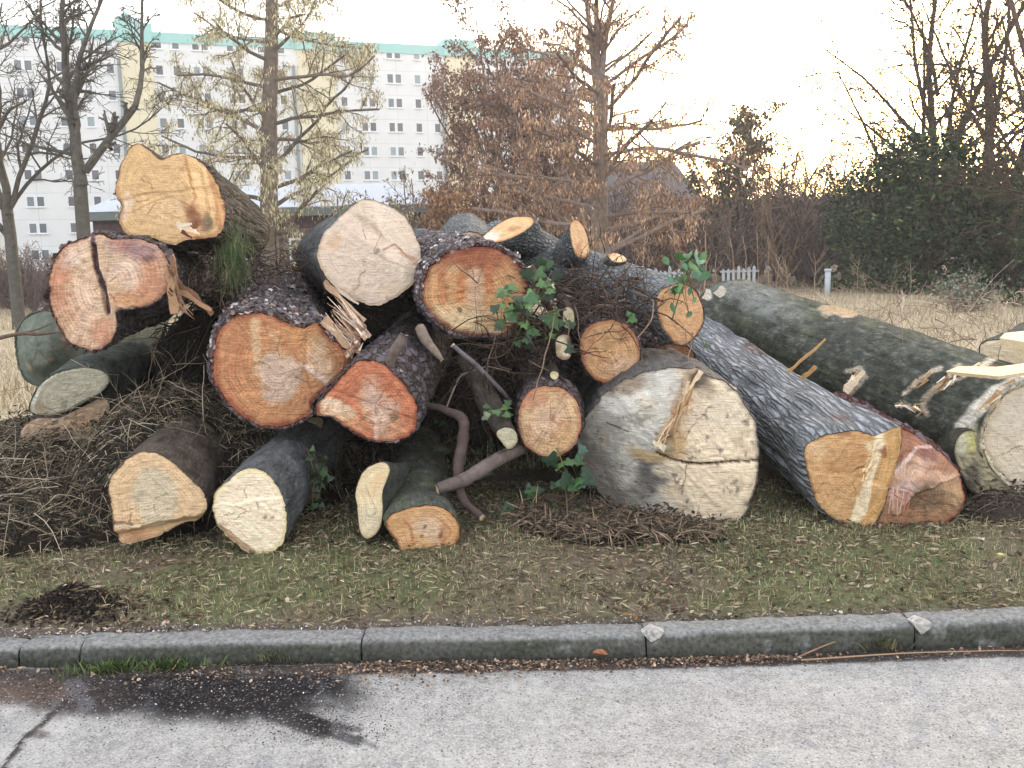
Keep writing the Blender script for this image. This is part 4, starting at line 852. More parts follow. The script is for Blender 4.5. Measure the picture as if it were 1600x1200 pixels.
L3 = log('felled_log', [(328,588),(326,555),(334,520),(352,497),(380,486),(418,486),(450,500),(480,507),(500,500),(516,520),(538,540),(552,562),(545,582),(518,606),(492,630),(490,650),(468,662),(435,672),(400,668),(365,646),(340,616)],
  5.2, (-.25,1,.1), 2.6, (200,124,84), [('rim',.84,(168,76,52),.8),('blob',437,590,34,40,0,(204,170,146),.95,.25),('line',[(398,500),(402,560),(400,580)],9,(212,172,136),.6),('line',[(425,520),(440,560)],8,(212,160,120),.5),('blob',500,565,24,40,-30,(222,180,148),.75,.6),
   ('blob',525,560,14,22,-30,(196,118,74),.8,.5),('blob',470,525,34,22,0,(206,128,74),.6,.7),('blob',365,560,22,55,5,(190,108,70),.6,.8),('line',[(473,570),(505,592),(515,610)],5,(226,200,180),.8),('line',[(474,570),(490,625)],2,(150,84,60),.6),
   ('mottle',9,.3,(176,88,58),.45)], [('ramp',485,560,550,545,.06),('line',[(480,505),(478,570)],3,.01)], 'pine', (104,94,98), [('mottle',18,.25,(150,140,148),.6)], rim=.024, rimcol=(140,78,62), centre=(437,582), wood='wood_red', seed=3,
  label='largest red-orange log left of centre with a pale round heart and flaky bark')
L4 = log('felled_log', [(489,650),(492,632),(518,602),(542,574),(562,560),(590,562),(610,574),(634,600),(652,628),(655,655),(645,680),(615,693),(585,692),(558,682),(530,664),(513,653)],
  5.0, (.04,1,.07), 2.2, (194,100,68), [('blob',592,640,24,48,-20,(208,172,152),.8,.6),('blob',520,638,32,16,10,(226,190,156),.95,.4),('blob',545,660,30,16,30,(204,130,96),.7,.6),('blob',622,672,22,16,0,(196,116,84),.7,.6),('blob',614,655,7,7,0,(120,90,60),.7,.5),('blob',600,600,18,18,0,(190,96,66),.5,.6),
   ('rim',.9,(160,66,48),.7),('mottle',10,.25,(176,80,54),.55),('line',[(590,655),(588,690)],5,(222,180,160),.6)], [('ramp',540,630,488,640,.03)], 'pine', (96,84,82), rim=.014, rimcol=(120,66,54), centre=(585,632), wood='wood_red', seed=4,
  label='red log with a pale pointed flap, right below the largest red-orange log')
L5 = log('felled_log', [(495,392),(503,366),(524,344),(548,322),(572,309),(600,314),(630,330),(650,356),(662,394),(660,425),(645,446),(618,466),(588,478),(560,472),(530,455),(506,430),(495,410)],
  5.7, (-.3,1,-.02), 2.2, (216,192,170), [('side',640,470,548,300,12,(230,208,182),.55),('blob',520,375,12,16,0,(212,166,122),.6,.6),('rim',.95,(214,180,140),.6),('blob',520,350,9,5,0,(200,140,90),.6,.6),('line',[(600,392),(620,380),(640,402)],2,(160,100,70),.7),('line',[(630,395),(655,410)],5,(196,140,104),.6),
   ('line',[(560,340),(585,350),(602,378)],6,(200,172,150),.6),('blob',586,396,5,6,0,(120,100,80),.7,.5),('line',[(605,408),(640,420)],2,(176,146,118),.6),('mottle',40,.3,(222,202,184),.5)],
  [('ramp',585,345,615,330,.05),('ramp',600,400,612,385,.03)], 'smooth', (98,104,106), [('blob',520,325,30,12,0,(98,108,60),.8,.7),('mottle',22,.3,(60,66,72),.6)], rim=.005, rimcol=(130,112,90), centre=(580,394), wood='wood_pale', seed=5,
  label='smooth pale cream-faced log lying on top, centre left, with moss on its grey bark')
L6 = log('felled_log', [(655,472),(656,440),(670,410),(700,387),(740,378),(776,382),(802,396),(822,420),(834,452),(826,490),(808,514),(790,530),(745,530),(705,524),(675,502)],
  5.6, (-.2,1,.05), 2.4, (204,136,92), [('blob',740,398,80,34,0,(150,66,44),.85,.7),('line',[(690,430),(692,470)],9,(190,96,56),.6),('line',[(718,420),(720,468)],8,(196,98,50),.65),('line',[(764,420),(766,455)],9,(188,90,56),.6),('line',[(742,430),(745,500)],16,(206,160,136),.7),
   ('blob',720,500,60,24,0,(226,186,142),.85,.6),('line',[(726,521),(790,522)],7,(224,190,160),.8),('line',[(742,502),(790,500)],3,(150,90,60),.7),('blob',718,482,5,5,0,(60,50,36),.8,.4),('rim',.87,(128,52,42),.85)],
  [], 'pine', (112,102,104), [('mottle',16,.2,(168,158,164),.6)], rim=.03, rimcol=(120,70,60), centre=(744,458), wood='wood_red', seed=6,
  label='dark-rimmed red log behind the ivy, with orange streaks running down its face')
L7 = log('felled_log', [(904,550),(906,525),(920,507),(945,498),(970,500),(990,514),(1002,540),(1000,568),(985,590),(960,602),(935,597),(915,580)],
  5.5, (0,1,.02), 2., (204,140,98), [('rim',.82,(168,86,58),.8),('blob',975,575,25,18,30,(214,168,142),.6,.7),('blob',925,535,14,12,0,(196,116,84),.6,.7),('mottle',12,.2,(184,96,74),.5)], [], 'pine', (104,84,74), rim=.01, rimcol=(130,70,50), wood='wood_red', seed=7, NA=110, NR=24, NL=40,
  label='round reddish log, the upper right one of the two small round ends')
L8 = log('felled_log', [(807,660),(812,630),(828,608),(855,601),(882,606),(902,625),(911,655),(906,685),(890,706),(865,718),(838,712),(816,692)],
  5.2, (.02,1,.02), 2., (210,158,118), [('rim',.84,(176,86,64),.8),('blob',858,655,34,32,0,(218,176,150),.6,.8),('blob',859,655,7,7,0,(196,128,106),.7,.4),('blob',830,625,20,14,-30,(188,96,76),.6,.7),('blob',885,680,20,22,0,(204,136,92),.6,.8),('mottle',12,.2,(186,104,84),.5)], [], 'pine', (98,80,72), rim=.01, rimcol=(120,66,50), wood='wood_red', seed=8, NA=110, NR=24, NL=40,
  label='round reddish log, the lower left one of the two small round ends')
L9 = log('felled_log', [(1026,462),(1042,447),(1066,441),(1088,452),(1100,478),(1101,505),(1087,528),(1068,542),(1046,530),(1029,502)],
  5.6, (-1.0,2.5,.42), 2.9, (220,168,118), [('rim',.92,(170,110,66),.7),('line',[(1040,500),(1075,470)],6,(232,190,140),.5),('blob',1080,470,16,18,0,(226,170,130),.6,.8),('mottle',14,.3,(206,140,90),.4)], [], 'oak', (138,148,154), [('mottle',20,.35,(80,88,92),.5)], rim=.01, rimcol=(120,84,60), seed=9, NA=120, NR=24, taper=1.0,
  label='slim grey-barked log with branch stumps and an orange-yellow end under the right ivy sprig')
def stub(par, outline, depth, basept, base, feats=(), bcol=(124,132,138), seed=20, bark='oak', wood='wood', rim=.006, **kw):
    out = np.array(outline, float); C = P(*out.mean(0), depth); B = np.array(basept, float); d = B-C
    return log('branch_stub', outline, depth, d, np.linalg.norm(d), base, feats, (), bark, bcol, rim=rim, parent=par['root'], NA=64, NR=14, NL=14, seed=seed, taper=1.15, wood=wood, **kw)
# a second, thicker trunk behind carries the obliquely cut limbs
L13 = log('felled_log', [(925,432),(935,412),(952,404),(972,410),(982,430),(975,450),(955,458),(935,450)], 6.5, (-1.35,1.2,.2), 1.9, (190,150,110), [('rim',.8,(150,110,80),.5)], [], 'oak', (124,134,140), [('mottle',20,.3,(76,84,88),.5)], rim=.008, seed=10, NA=100, NR=16, NL=50, taper=1.25,
  label='grey crooked trunk with obliquely sawn limbs behind the dark-rimmed red log')
stub(L13, [(748,378),(765,358),(790,342),(815,337),(834,340),(830,354),(805,370),(775,380)], 6.5, P(880,410,7.3), (226,180,126), [('rim',.85,(206,130,70),.7),('blob',805,354,12,6,-15,(190,130,90),.8,.5),('blob',765,370,18,9,-30,(240,224,210),.8,.6)], seed=21, normal=(.1,-.9,.75), rnd=.9)
stub(L13, [(890,350),(900,341),(912,352),(921,375),(922,396),(910,404),(898,396),(891,372)], 6.3, P(862,440,7.1), (230,184,134), [('rim',.8,(206,130,70),.7),('blob',907,385,6,12,0,(186,120,80),.7,.5)], seed=22, normal=(.75,-.8,.1))
stub(L13, [(949,398),(960,394),(975,399),(981,406),(972,411),(957,409)], 6.2, P(930,450,6.8), (228,182,134), [('rim',.8,(206,140,90),.6),('blob',968,403,3,2,0,(180,120,80),.7,.5)], seed=23, normal=(.25,-.55,.8), rnd=.2)
L10 = log('felled_log', [(700,400),(705,375),(722,362),(745,362),(762,375),(766,400),(750,425),(718,425)], 6.6, (-.06,1,.05), 1.4, (190,150,110), [], [], 'oak', (128,136,142), [('mottle',14,.3,(84,92,98),.5)], rim=.01, seed=11, NA=120, NR=12, NL=50, taper=1.5, bend=(0,0), rnd=.9,
  label='grey scaly-barked log behind the dark-rimmed red log, only its rounded top showing')
L11 = log('tree_stump', [(905,722),(908,690),(928,650),(958,612),(998,586),(1045,573),(1085,571),(1106,584),(1140,598),(1162,625),(1182,662),(1188,712),(1183,750),(1174,790),(1160,818),(1125,832),(1080,836),(1020,834),(960,815),(922,770)],
  5.1, (.03,1,.02), 1.9, (238,214,182), [('side',1062,560,1030,860,14,(200,194,184),1.),('blob',1010,640,52,52,-35,(222,216,204),.9,.4),('blob',940,710,30,60,25,(158,150,142),.7,.7),('blob',985,606,34,16,-30,(150,120,92),.75,.5),('mottle',18,.3,(148,134,116),.4),('blob',935,765,44,36,35,(116,108,104),.85,.5),('blob',985,800,50,30,0,(126,116,108),.85,.5),
   ('blob',1022,755,26,34,30,(100,94,90),.85,.5),('blob',1022,720,38,16,-12,(196,166,118),.9,.4),('blob',1058,690,16,34,-20,(198,160,112),.9,.5),('line',[(1080,585),(1062,630),(1048,670),(1035,690)],14,(176,140,108),.8),('line',[(1082,578),(1066,625),(1056,650)],4,(222,190,150),.8),
   ('blob',1090,590,18,16,30,(96,84,76),.9,.4),('blob',1040,745,18,10,-20,(214,196,170),.9,.4),('line',[(1030,713),(1060,722),(1095,726),(1140,722),(1186,720)],2.2,(60,44,34),1.),('line',[(1074,722),(1068,780)],1.2,(90,70,54),.7),('line',[(930,668),(985,684)],1.6,(50,44,40),.9),
   ('blob',1130,640,50,40,0,(214,202,180),.5,.8),('blob',1085,650,26,24,0,(222,200,180),.5,.6),('blob',1060,820,70,10,0,(120,108,98),.8,.6),('blob',1030,800,40,14,0,(206,196,180),.6,.5),('blob',1105,600,10,16,0,(110,94,74),.6,.7),('rim',.96,(150,130,110),.5),('line',[(1112,585),(1150,605)],5,(240,222,200),.7),('mottle',11,.46,(84,78,74),.7)],
  [('ramp',1045,660,905,700,.34),('ramp',1060,700,1030,770,.05),('line',[(1080,578),(1062,630),(1045,675)],10,-.035),('line',[(1030,713),(1060,722),(1095,726),(1140,722),(1186,720)],3,.03),('blob',1000,640,30,30,-.03)],
  'smooth', (110,106,104), rim=.012, rimcol=(150,140,128), centre=(1058,705), rnd=0., wood='wood_pale', seed=12, NA=220, NR=56, rough=.02, label='massive pale weathered butt log right of centre with a long crack and dirty left side')
L12 = log('felled_log', [(1255,705),(1268,687),(1298,676),(1338,671),(1356,676),(1380,668),(1402,660),(1407,690),(1400,728),(1386,760),(1366,802),(1342,828),(1310,816),(1282,796),(1264,760)],
  5.0, (-.035,1,.095), 3.9, (208,160,106), [('rim',.94,(150,98,60),.8),('side',1335,840,1352,660,2,(206,158,96),.9),('line',[(1368,678),(1362,715),(1352,745),(1345,780),(1330,820)],9,(240,220,184),.95),('blob',1362,695,14,16,0,(238,216,180),.9,.4),('blob',1372,705,5,12,10,(150,86,56),.9,.4),
   ('blob',1310,725,30,12,-8,(194,144,92),.7,.5),('blob',1275,705,14,16,30,(226,186,140),.7,.6),('line',[(1352,745),(1290,770)],3,(190,140,88),.4),('line',[(1352,735),(1300,800)],3,(220,180,122),.5),('line',[(1398,670),(1390,735),(1365,795)],8,(196,146,82),.7)],
  [('ramp',1346,740,1352,741,-.05),('ramp',1366,745,1373,747,-.02),('ramp',1380,745,1410,752,.12)], 'furrow', (158,168,178), [('mottle',26,.3,(176,184,192),.5),('blob',1180,545,20,10,20,(160,120,100),.7,.5),('blob',1310,655,12,6,0,(150,104,92),.6,.6)], rim=.01, rimcol=(120,84,60), centre=(1325,742), seed=13, NA=200, NR=40, NL=130, taper=.8,
  label='long straight log with ridged blue-grey bark and a split orange end')
L14 = log('felled_log', [(1529,690),(1533,660),(1550,628),(1575,604),(1605,592),(1650,590),(1690,615),(1712,665),(1705,730),(1670,775),(1630,785),(1590,776),(1560,752),(1538,722)],
  5.4, (-.80,3.6,.36), 3.9, (222,204,178), [('rim',.93,(190,160,120),.6),('blob',1600,640,60,50,0,(210,200,184),.5,.8)], [], 'smooth', (84,90,78),
  [('mottle',34,.1,(98,106,72),.6),('mottle',15,.2,(70,74,66),.7),('mottle',7,.3,(134,138,128),.6),('blob',1190,470,80,22,25,(130,136,130),.8,.7),('blob',1180,540,80,26,30,(58,62,40),.7,.7),('blob',1130,452,7,12,10,(228,214,196),1,.4),('blob',1108,462,5,11,-10,(226,210,196),1,.4),('blob',1310,492,28,5,12,(226,196,160),1,.3),
   ('line',[(1325,580),(1342,576),(1352,590),(1335,610),(1322,618)],6,(222,200,170),.95),('line',[(1470,575),(1440,590),(1420,610),(1412,615)],4,(216,192,160),.9),('line',[(1500,570),(1480,590),(1465,600),(1440,625)],3.5,(214,188,150),.9),('line',[(1545,562),(1505,590),(1478,602),(1460,612),(1442,632),(1450,648)],4.5,(216,190,152),.9),
   ('line',[(1400,632),(1440,640)],3,(206,184,160),.8),('line',[(1560,560),(1520,575)],3,(224,200,168),.8),('blob',1505,690,30,26,-35,(236,224,160),.9,.5),('line',[(1502,668),(1530,636),(1560,612),(1600,590)],16,(240,232,214),.95),('line',[(1540,640),(1570,612)],3,(160,110,80),.8),('blob',1380,470,7,4,0,(220,200,180),.9,.4)],
  rim=.045, rimcol=(238,226,200), centre=(1622,688), wood='wood_pale', seed=14, NA=220, NL=150, taper=1.16, rnd=.2, label='huge mossy dark green trunk running off the right edge with pale gouges in its bark')
L14b = log('root_flare', [(1490,700),(1500,678),(1520,672),(1534,690),(1545,722),(1565,750),(1592,775),(1575,785),(1545,782),(1515,765),(1498,735)], 5.35, (.1,1,.1), .9, (170,158,126), [('blob',1512,690,20,16,0,(216,206,128),.8,.6),('blob',1520,740,18,22,20,(90,84,74),.85,.5),('line',[(1532,690),(1548,728),(1590,772)],5,(150,120,86),.9),('blob',1500,690,10,16,0,(210,206,196),.6,.6)],
  [], 'smooth', (90,88,70), rim=.008, parent=L14['root'], seed=15, NA=90, NR=24, NL=20, rough=.04)
L16 = log('tree_stump', [(1368,830),(1366,800),(1376,765),(1390,725),(1405,692),(1425,682),(1455,694),(1490,718),(1512,745),(1508,788),(1490,815),(1455,838),(1405,843)],
  4.97, (.08,1,.03), 1.6, (164,112,84), [('side',1380,790,1520,735,6,(186,122,108),.0),('blob',1440,720,60,40,25,(160,94,72),.95,.3),('blob',1440,735,50,14,-14,(190,148,124),.85,.6),('line',[(1400,740),(1450,712),(1485,712)],3,(216,190,180),.7),('blob',1410,765,28,18,-20,(204,166,152),.9,.4),('blob',1400,790,10,16,0,(190,140,120),.9,.5),
   ('blob',1470,752,34,9,-8,(196,146,120),.9,.4),('blob',1448,775,30,24,0,(112,86,68),.85,.6),('blob',1490,780,20,24,0,(160,118,86),.8,.6),('blob',1440,820,60,16,0,(158,90,62),.8,.7),('line',[(1445,770),(1400,830)],4,(130,80,60),.5),('line',[(1445,770),(1450,835)],4,(126,80,62),.5),('line',[(1445,770),(1495,815)],4,(136,88,64),.5),('rim',.9,(150,72,54),.7),('blob',1465,722,18,8,20,(120,56,60),.8,.5)],
  [('ramp',1430,755,1450,680,.3),('line',[(1400,800),(1425,765),(1470,752),(1512,745)],8,-.03)], 'pine', (120,66,56), rim=.01, rimcol=(140,66,52), centre=(1440,772), wood='wood_red', seed=16, rough=.012, NA=160,
  label='reddish torn-topped stump wedged between the ridged blue-grey log and the huge mossy trunk')
L17 = log('felled_log', [(167,765),(172,745),(192,721),(216,706),(245,707),(272,722),(296,745),(318,765),(325,788),(312,815),(285,824),(262,836),(235,848),(187,857),(176,832),(173,800)],
  4.75, (-.12,1,.05), 1.7, (222,184,140), [('blob',243,776,38,48,-12,(208,190,160),.9,.25),('rim',.95,(230,190,140),.6),('line',[(176,822),(200,820),(225,826),(262,820)],3,(236,214,180),.9),('line',[(180,818),(205,818)],4,(130,84,56),.8),('line',[(205,800),(202,815)],2,(160,120,80),.7),('blob',208,842,34,12,-8,(206,150,110),.8,.5),('blob',250,828,26,6,-15,(190,150,90),.6,.5),('blob',305,760,10,3,0,(140,110,90),.5,.6)],
  [('ramp',220,822,222,832,.06)], 'smooth', (100,86,72), rim=.008, rimcol=(150,120,90), seed=17, wood='wood', label='pear-shaped tan log on the ground at lower left with a pale beige heart')
L18 = log('felled_log', [(331,785),(334,768),(352,752),(372,736),(398,731),(420,744),(440,772),(449,808),(446,842),(430,862),(400,871),(368,852),(342,826),(331,800)],
  4.72, (.06,1,.06), 1.9, (242,220,188), [('rim',.88,(232,212,158),.9),('line',[(345,790),(400,830),(430,858)],3,(244,234,200),.8),('line',[(385,760),(420,800)],2,(238,228,204),.7),('line',[(345,825),(385,855),(395,862)],6,(160,120,84),.8),('blob',408,810,3,3,0,(110,90,70),.8,.4),('blob',404,793,3,3,0,(150,134,120),.8,.4)],
  [], 'smooth', (96,102,106), [('mottle',14,.3,(124,130,134),.5),('mottle',8,.3,(70,74,76),.5)], rim=.008, rimcol=(200,170,120), seed=18, wood='wood_pale', label='oval cream-white log on the ground beside the pear-shaped tan one')
L20 = log('felled_log', [(603,826),(601,812),(612,802),(626,796),(650,789),(682,788),(706,800),(721,825),(716,848),(695,863),(668,867),(650,865),(628,871),(618,848)],
  4.75, (-.1,1,.06), 1.7, (206,156,104), [('blob',668,826,34,24,0,(214,172,128),.8,.5),('blob',668,828,26,16,0,(212,178,148),.8,.5),('blob',690,832,11,12,0,(196,136,92),.7,.4),('blob',660,826,4,4,0,(100,70,50),.8,.4),('blob',688,833,5,5,0,(120,76,56),.8,.4),('blob',655,842,4,3,0,(110,76,56),.7,.4),('line',[(630,812),(640,822),(645,850)],3,(180,110,66),.7),('line',[(690,812),(705,830),(690,850)],3,(186,116,70),.7),('rim',.93,(186,120,66),.7)],
  [], 'smooth', (84,90,78), [('mottle',16,.15,(90,102,66),.7),('mottle',7,.35,(120,120,110),.5)], rim=.012, rimcol=(150,104,60), seed=19, NA=120, NR=26, label='low knobbly orange log with a mossy back, sitting on the grass left of centre')
stub(L20, [(556,790),(553,775),(557,755),(566,736),(582,724),(602,721),(610,734),(605,750),(599,768),(599,795),(596,820),(585,838),(570,843),(560,826)], 4.85, P(640,770,5.6), (216,192,150), [('blob',590,750,10,22,20,(222,184,134),.7,.6),('blob',576,815,18,26,0,(206,190,160),.7,.7),('rim',.92,(190,140,90),.6),('line',[(572,760),(590,800)],1.5,(180,150,110),.6)], bcol=(84,90,80), seed=24, bark='smooth', rnd=.3)
L21 = log('felled_log', [(46,645),(48,622),(62,598),(88,580),(126,573),(160,578),(172,592),(160,612),(132,630),(104,644),(78,650)], 5.9, (-.12,1,.0), 1.8, (206,196,172), [('rim',.9,(196,190,168),.6),('line',[(52,640),(60,605),(88,582)],4,(236,230,214),.9),('blob',62,640,14,10,0,(178,150,110),.7,.6),('mottle',14,.4,(120,116,100),.5)],
  [], 'smooth', (84,94,84), [('line',[(48,570),(75,556),(110,540)],6,(220,206,150),.9),('line',[(75,565),(100,555),(122,552)],5,(226,222,214),.9)], normal=(-.15,-.8,-.45), rim=.015, rimcol=(150,150,130), seed=25, NA=120, NR=26, rnd=.95, label='mossy log with a grey lens-shaped end sunk in the brush at the left edge')
L21b = log('root_flare', [(28,700),(32,672),(52,654),(90,652),(120,640),(160,622),(172,640),(150,680),(110,705),(60,715)], 6.0, (.0,1,.1), .7, (186,156,128), [('blob',130,660,30,20,-20,(172,134,100),.7,.7),('mottle',12,.2,(116,96,78),.6)], [], 'smooth', (90,80,64), rim=.006, parent=L21['root'], seed=26, NA=70, NR=18, NL=14, rough=.05)
L22 = log('felled_log', [(22,545),(24,515),(38,494),(66,482),(96,486),(122,505),(134,540),(128,580),(100,605),(60,606),(32,588)], 6.8, (-.05,1,.02), 2.0, (112,118,104), [('mottle',16,.1,(84,90,78),.6),('line',[(22,520),(30,505)],4,(216,220,206),.8)], [('blob',78,545,50,55,-.16)], 'smooth', (104,112,100), [('mottle',22,.3,(76,84,74),.5)], rim=.02, seed=27, NA=100, NR=20, wood='splinter',
  label='green-grey mossy log end behind the lens-shaped one at the far left')
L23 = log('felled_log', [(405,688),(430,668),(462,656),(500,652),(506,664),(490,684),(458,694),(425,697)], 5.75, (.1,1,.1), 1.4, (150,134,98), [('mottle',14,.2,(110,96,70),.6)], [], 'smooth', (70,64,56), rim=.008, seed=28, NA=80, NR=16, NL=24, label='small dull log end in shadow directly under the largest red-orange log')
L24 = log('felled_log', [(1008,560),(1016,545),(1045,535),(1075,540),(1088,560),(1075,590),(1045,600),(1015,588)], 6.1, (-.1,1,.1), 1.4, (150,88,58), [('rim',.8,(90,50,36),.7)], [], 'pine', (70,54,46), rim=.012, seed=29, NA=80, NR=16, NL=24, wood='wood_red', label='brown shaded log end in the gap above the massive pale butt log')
L25 = log('felled_log', [(1528,548),(1533,536),(1550,530),(1600,530),(1650,540),(1668,562),(1650,590),(1600,596),(1550,590),(1532,570)], 6.6, (.9,1.3,0), 1.5, (224,204,170), [('mottle',16,.2,(206,180,140),.6)], [], 'oak', (92,100,98), rim=.012, seed=30, NA=100, NR=22, NL=40, label='grey-barked short log lying behind the huge mossy trunk at the right edge')
mb = MB()
for i in range(26):   # sawn flat along its top
    pass
# slab of pale wood on top of it
def slab(outline_px, depth_top, z, th, name, label, cat, colr, group=None, seed=0, mat='splinter'):
    pts = np.array([PZ(x, y, z) for x, y in outline_px]); n = len(pts); c = pts.mean(0)
    V = np.concatenate([pts, (pts-c)*.96+c-np.array((0, 0, th)), [c+np.array((0, 0, .01))], [c-np.array((0, 0, th))]])
    a = np.arange(n); b = (a+1) % n
    mbx = MB(); mbx.add(V, np.stack([n+a, n+b, b, a], -1), np.concatenate([np.stack([a, b, np.full(n, 2*n)], -1), np.stack([n+b, n+a, np.full(n, 2*n+1)], -1)]), lin(colr))
    o = mbx.build(name, M[mat], None, False); return tag(o, label, cat, group)
slab([(1478,580),(1500,572),(1560,574),(1612,566),(1640,576),(1560,588)], 0, .93, .018, 'wood_slab', 'pale freshly sawn slab behind the mossy trunk at the right edge', 'wood slab', (232,208,168))
slab([(1562,528),(1570,520),(1612,516),(1650,520),(1640,532),(1600,534)], 0, 1.0, .05, 'wood_slab', 'pale sawn slab lying on the grey-barked short log, at the right edge', 'wood slab', (236,214,176))

# bark plates on the two flaky logs, splinters on the torn ones
def on_surface(L, rng, n, th0, th1, s0, s1, lift=.0):
    """world positions + outward normals on the upper body of a log"""
    me = L['bark'].data; co = np.empty(len(me.vertices)*3, np.float32); me.vertices.foreach_get('co', co); co = co.reshape(-1, 3)
    no = np.empty(len(me.vertices)*3, np.float32); me.vertices.foreach_get('normal', no); no = no.reshape(-1, 3)
    th = np.degrees(np.arctan2(co[:, 1], co[:, 0]*1.0)); k = (th > th0) & (th < th1) & (co[:, 2] > s0) & (co[:, 2] < s1)
    idx = np.nonzero(k)[0]; idx = idx[rng.integers(0, len(idx), n)]
    return co[idx]+no[idx]*lift, no[idx]
def bark_plates(L, n, th0, th1, s0, s1, cols, seed, size=.03):
    rng = np.random.default_rng(seed); p, no = on_surface(L, rng, n, th0, th1, s0, s1, .004)
    p = p+rng.normal(0, .006, p.shape)
    z = no+rng.normal(0, .28, no.shape); z /= np.linalg.norm(z, axis=1)[:, None]
    x = np.cross(z, np.array((0, 0, 1.))); x /= np.linalg.norm(x, axis=1)[:, None]+1e-9; y = np.cross(z, x)
    R = np.stack([x, y, z], -1)
    proto = np.array([(-.5,-.8,0),(.1,-1,.1),(.55,-.5,.02),(.5,.6,.08),(-.1,1,0),(-.6,.5,.1),(0,0,.16)]); T = [(6,i,(i+1)%6) for i in range(6)]
    sc = size*rng.uniform(.4, 1.2, (n, 1))*np.array((.8, 1, .9))
    V, fs, c = scatter(proto, [], T, p, R, sc, pick(rng, n, cols, .25))
    o = mkmesh('bark_plates', V, fs, M['splinter'], L['root'], c, False); o['kind'] = 'stuff'
PC = [(176,164,162),(150,138,134),(124,110,104),(96,82,76),(206,196,194),(88,66,58),(122,94,82),(140,124,116)]
bark_plates(L3, 1500, 10, 170, .0, 2.3, PC, 1, .030)
bark_plates(L6, 1300, 0, 180, .0, 2.2, PC, 2, .028)
bark_plates(L4, 260, 20, 170, .02, 1.5, [(124,108,108),(92,78,78),(150,138,142)], 3, .025)
bark_plates(L2, 500, -100, 60, .02, 1.5, [(96,84,82),(74,62,58),(130,112,100)], 4, .035)
def shard(mb, a, b, w0, w1, th, colr, jag=.25, rng=random):
    """a flat torn splinter from a to b (world), widths at both ends"""
    a = np.array(a, float); b = np.array(b, float); d = b-a; L = np.linalg.norm(d); d /= L
    s = np.cross(d, (0, 1, 0)); s /= np.linalg.norm(s)+1e-9; nn = np.cross(s, d); n = 7; ring = []
    for i in range(n):
        t = i/(n-1); w_ = (w0*(1-t)+w1*t)*(1+rng.uniform(-jag, jag)); c = a+d*L*t+s*rng.uniform(-.2, .2)*w_+nn*rng.uniform(-.2, .2)*th
        h = th*(1-.6*t)
        ring.append([c-s*w_/2-nn*h/2, c+s*w_/2-nn*h/2, c+s*w_/2+nn*h/2, c-s*w_/2+nn*h/2])
    V = np.array(ring).reshape(-1, 3); Q = []
    for i in range(n-1):
        for k in range(4): Q.append((i*4+k, i*4+(k+1) % 4, i*4+4+(k+1) % 4, i*4+4+k))
    Q += [(3, 2, 1, 0), (n*4-4, n*4-3, n*4-2, n*4-1)]
    mb.add(V, Q, None, np.array(lin(colr))*rng.uniform(.85, 1.1))
random.seed(5)
WH = (214,190,168); TN = (190,156,126)
def splinters(L, items, nm='splinter'):
    for (x0, y0, x1, y1, Y0, Y1, w0, w1, c) in items:
        mb = MB(); shard(mb, P(x0, y0, Y0), P(x1, y1, Y1), w0, w1, .012, c)
        world_part(nm, mb, M['splinter'], L['root'], False)
splinters(L3, [(505,500,548,545,5.16,5.12,.05,.03,TN),(553,500,572,512,5.1,5.08,.035,.012,(190,170,156))])
def fibres(L, n, src, dst, seed, cols, w=(.006,.02)):
    rr = random.Random(seed); mb = MB(); random.seed(seed)
    for i in range(n):
        t = rr.random(); (ax, ay, bx, by, Ya), (cx, cy, dx, dy, Yb) = src, dst
        x0, y0 = ax+(bx-ax)*t+rr.gauss(0, 4), ay+(by-ay)*t+rr.gauss(0, 4); t2 = min(1, max(0, t+rr.gauss(0, .22))); f = rr.uniform(.45, 1.08)
        x1, y1 = cx+(dx-cx)*t2, cy+(dy-cy)*t2; x1, y1 = x0+(x1-x0)*f+rr.gauss(0, 4), y0+(y1-y0)*f+rr.gauss(0, 4)
        shard(mb, P(x0, y0, Ya+rr.gauss(0, .04)), P(x1, y1, Yb+rr.gauss(0, .05)), rr.uniform(*w), .002, rr.uniform(.004, .012), rr.choice(cols), .35, rr)
    world_part('torn_fibres', mb, M['splinter'], L['root'], False)
FC = [(214,190,168),(190,160,134),(168,132,108),(226,206,186),(150,120,100)]
fibres(L3, 34, (552,548,566,500,5.12), (508,500,520,458,5.2), 1, FC)
fibres(L3, 16, (566,505,572,530,5.08), (535,468,520,455,5.25), 2, FC, (.008,.024))
fibres(L3, 14, (540,560,560,545,5.1), (556,515,570,505,5.12), 3, FC)
fibres(L12, 16, (1345,760,1362,700,4.92), (1358,735,1372,690,4.92), 4, [(236,214,176),(214,176,120)], (.004,.010))
fibres(L11, 40, (1080,590,1045,675,5.05), (1070,650,1020,705,5.02), 5, [(206,172,132),(226,200,168),(180,142,104)], (.004,.014))
fibres(L16, 9, (1385,765,1425,775,4.9), (1390,815,1415,812,4.86), 6, [(190,140,122),(206,166,148),(160,104,88)], (.004,.012))
GC_ = [(226,206,176),(208,176,132),(240,226,204),(190,150,106)]
for k_, (ax, ay, bx, by, Y_) in enumerate([(1470,575,1415,612,5.85),(1505,570,1445,625,5.75),(1548,562,1465,608,5.6),(1345,578,1322,616,6.0),(1400,632,1450,645,5.65),(1590,594,1510,660,5.3),(1540,568,1490,574,5.8)]):
    fibres(L14, 9, (ax,ay,ax+(bx-ax)*.7,ay+(by-ay)*.7,Y_), (ax+(bx-ax)*.3,ay+(by-ay)*.3,bx,by,Y_-.02), 30+k_, GC_, (.008,.022))
fibres(L2, 26, (262,405,272,480,5.28), (275,470,300,500,5.4), 8, [(150,116,92),(110,84,70),(176,140,112)], (.006,.018))
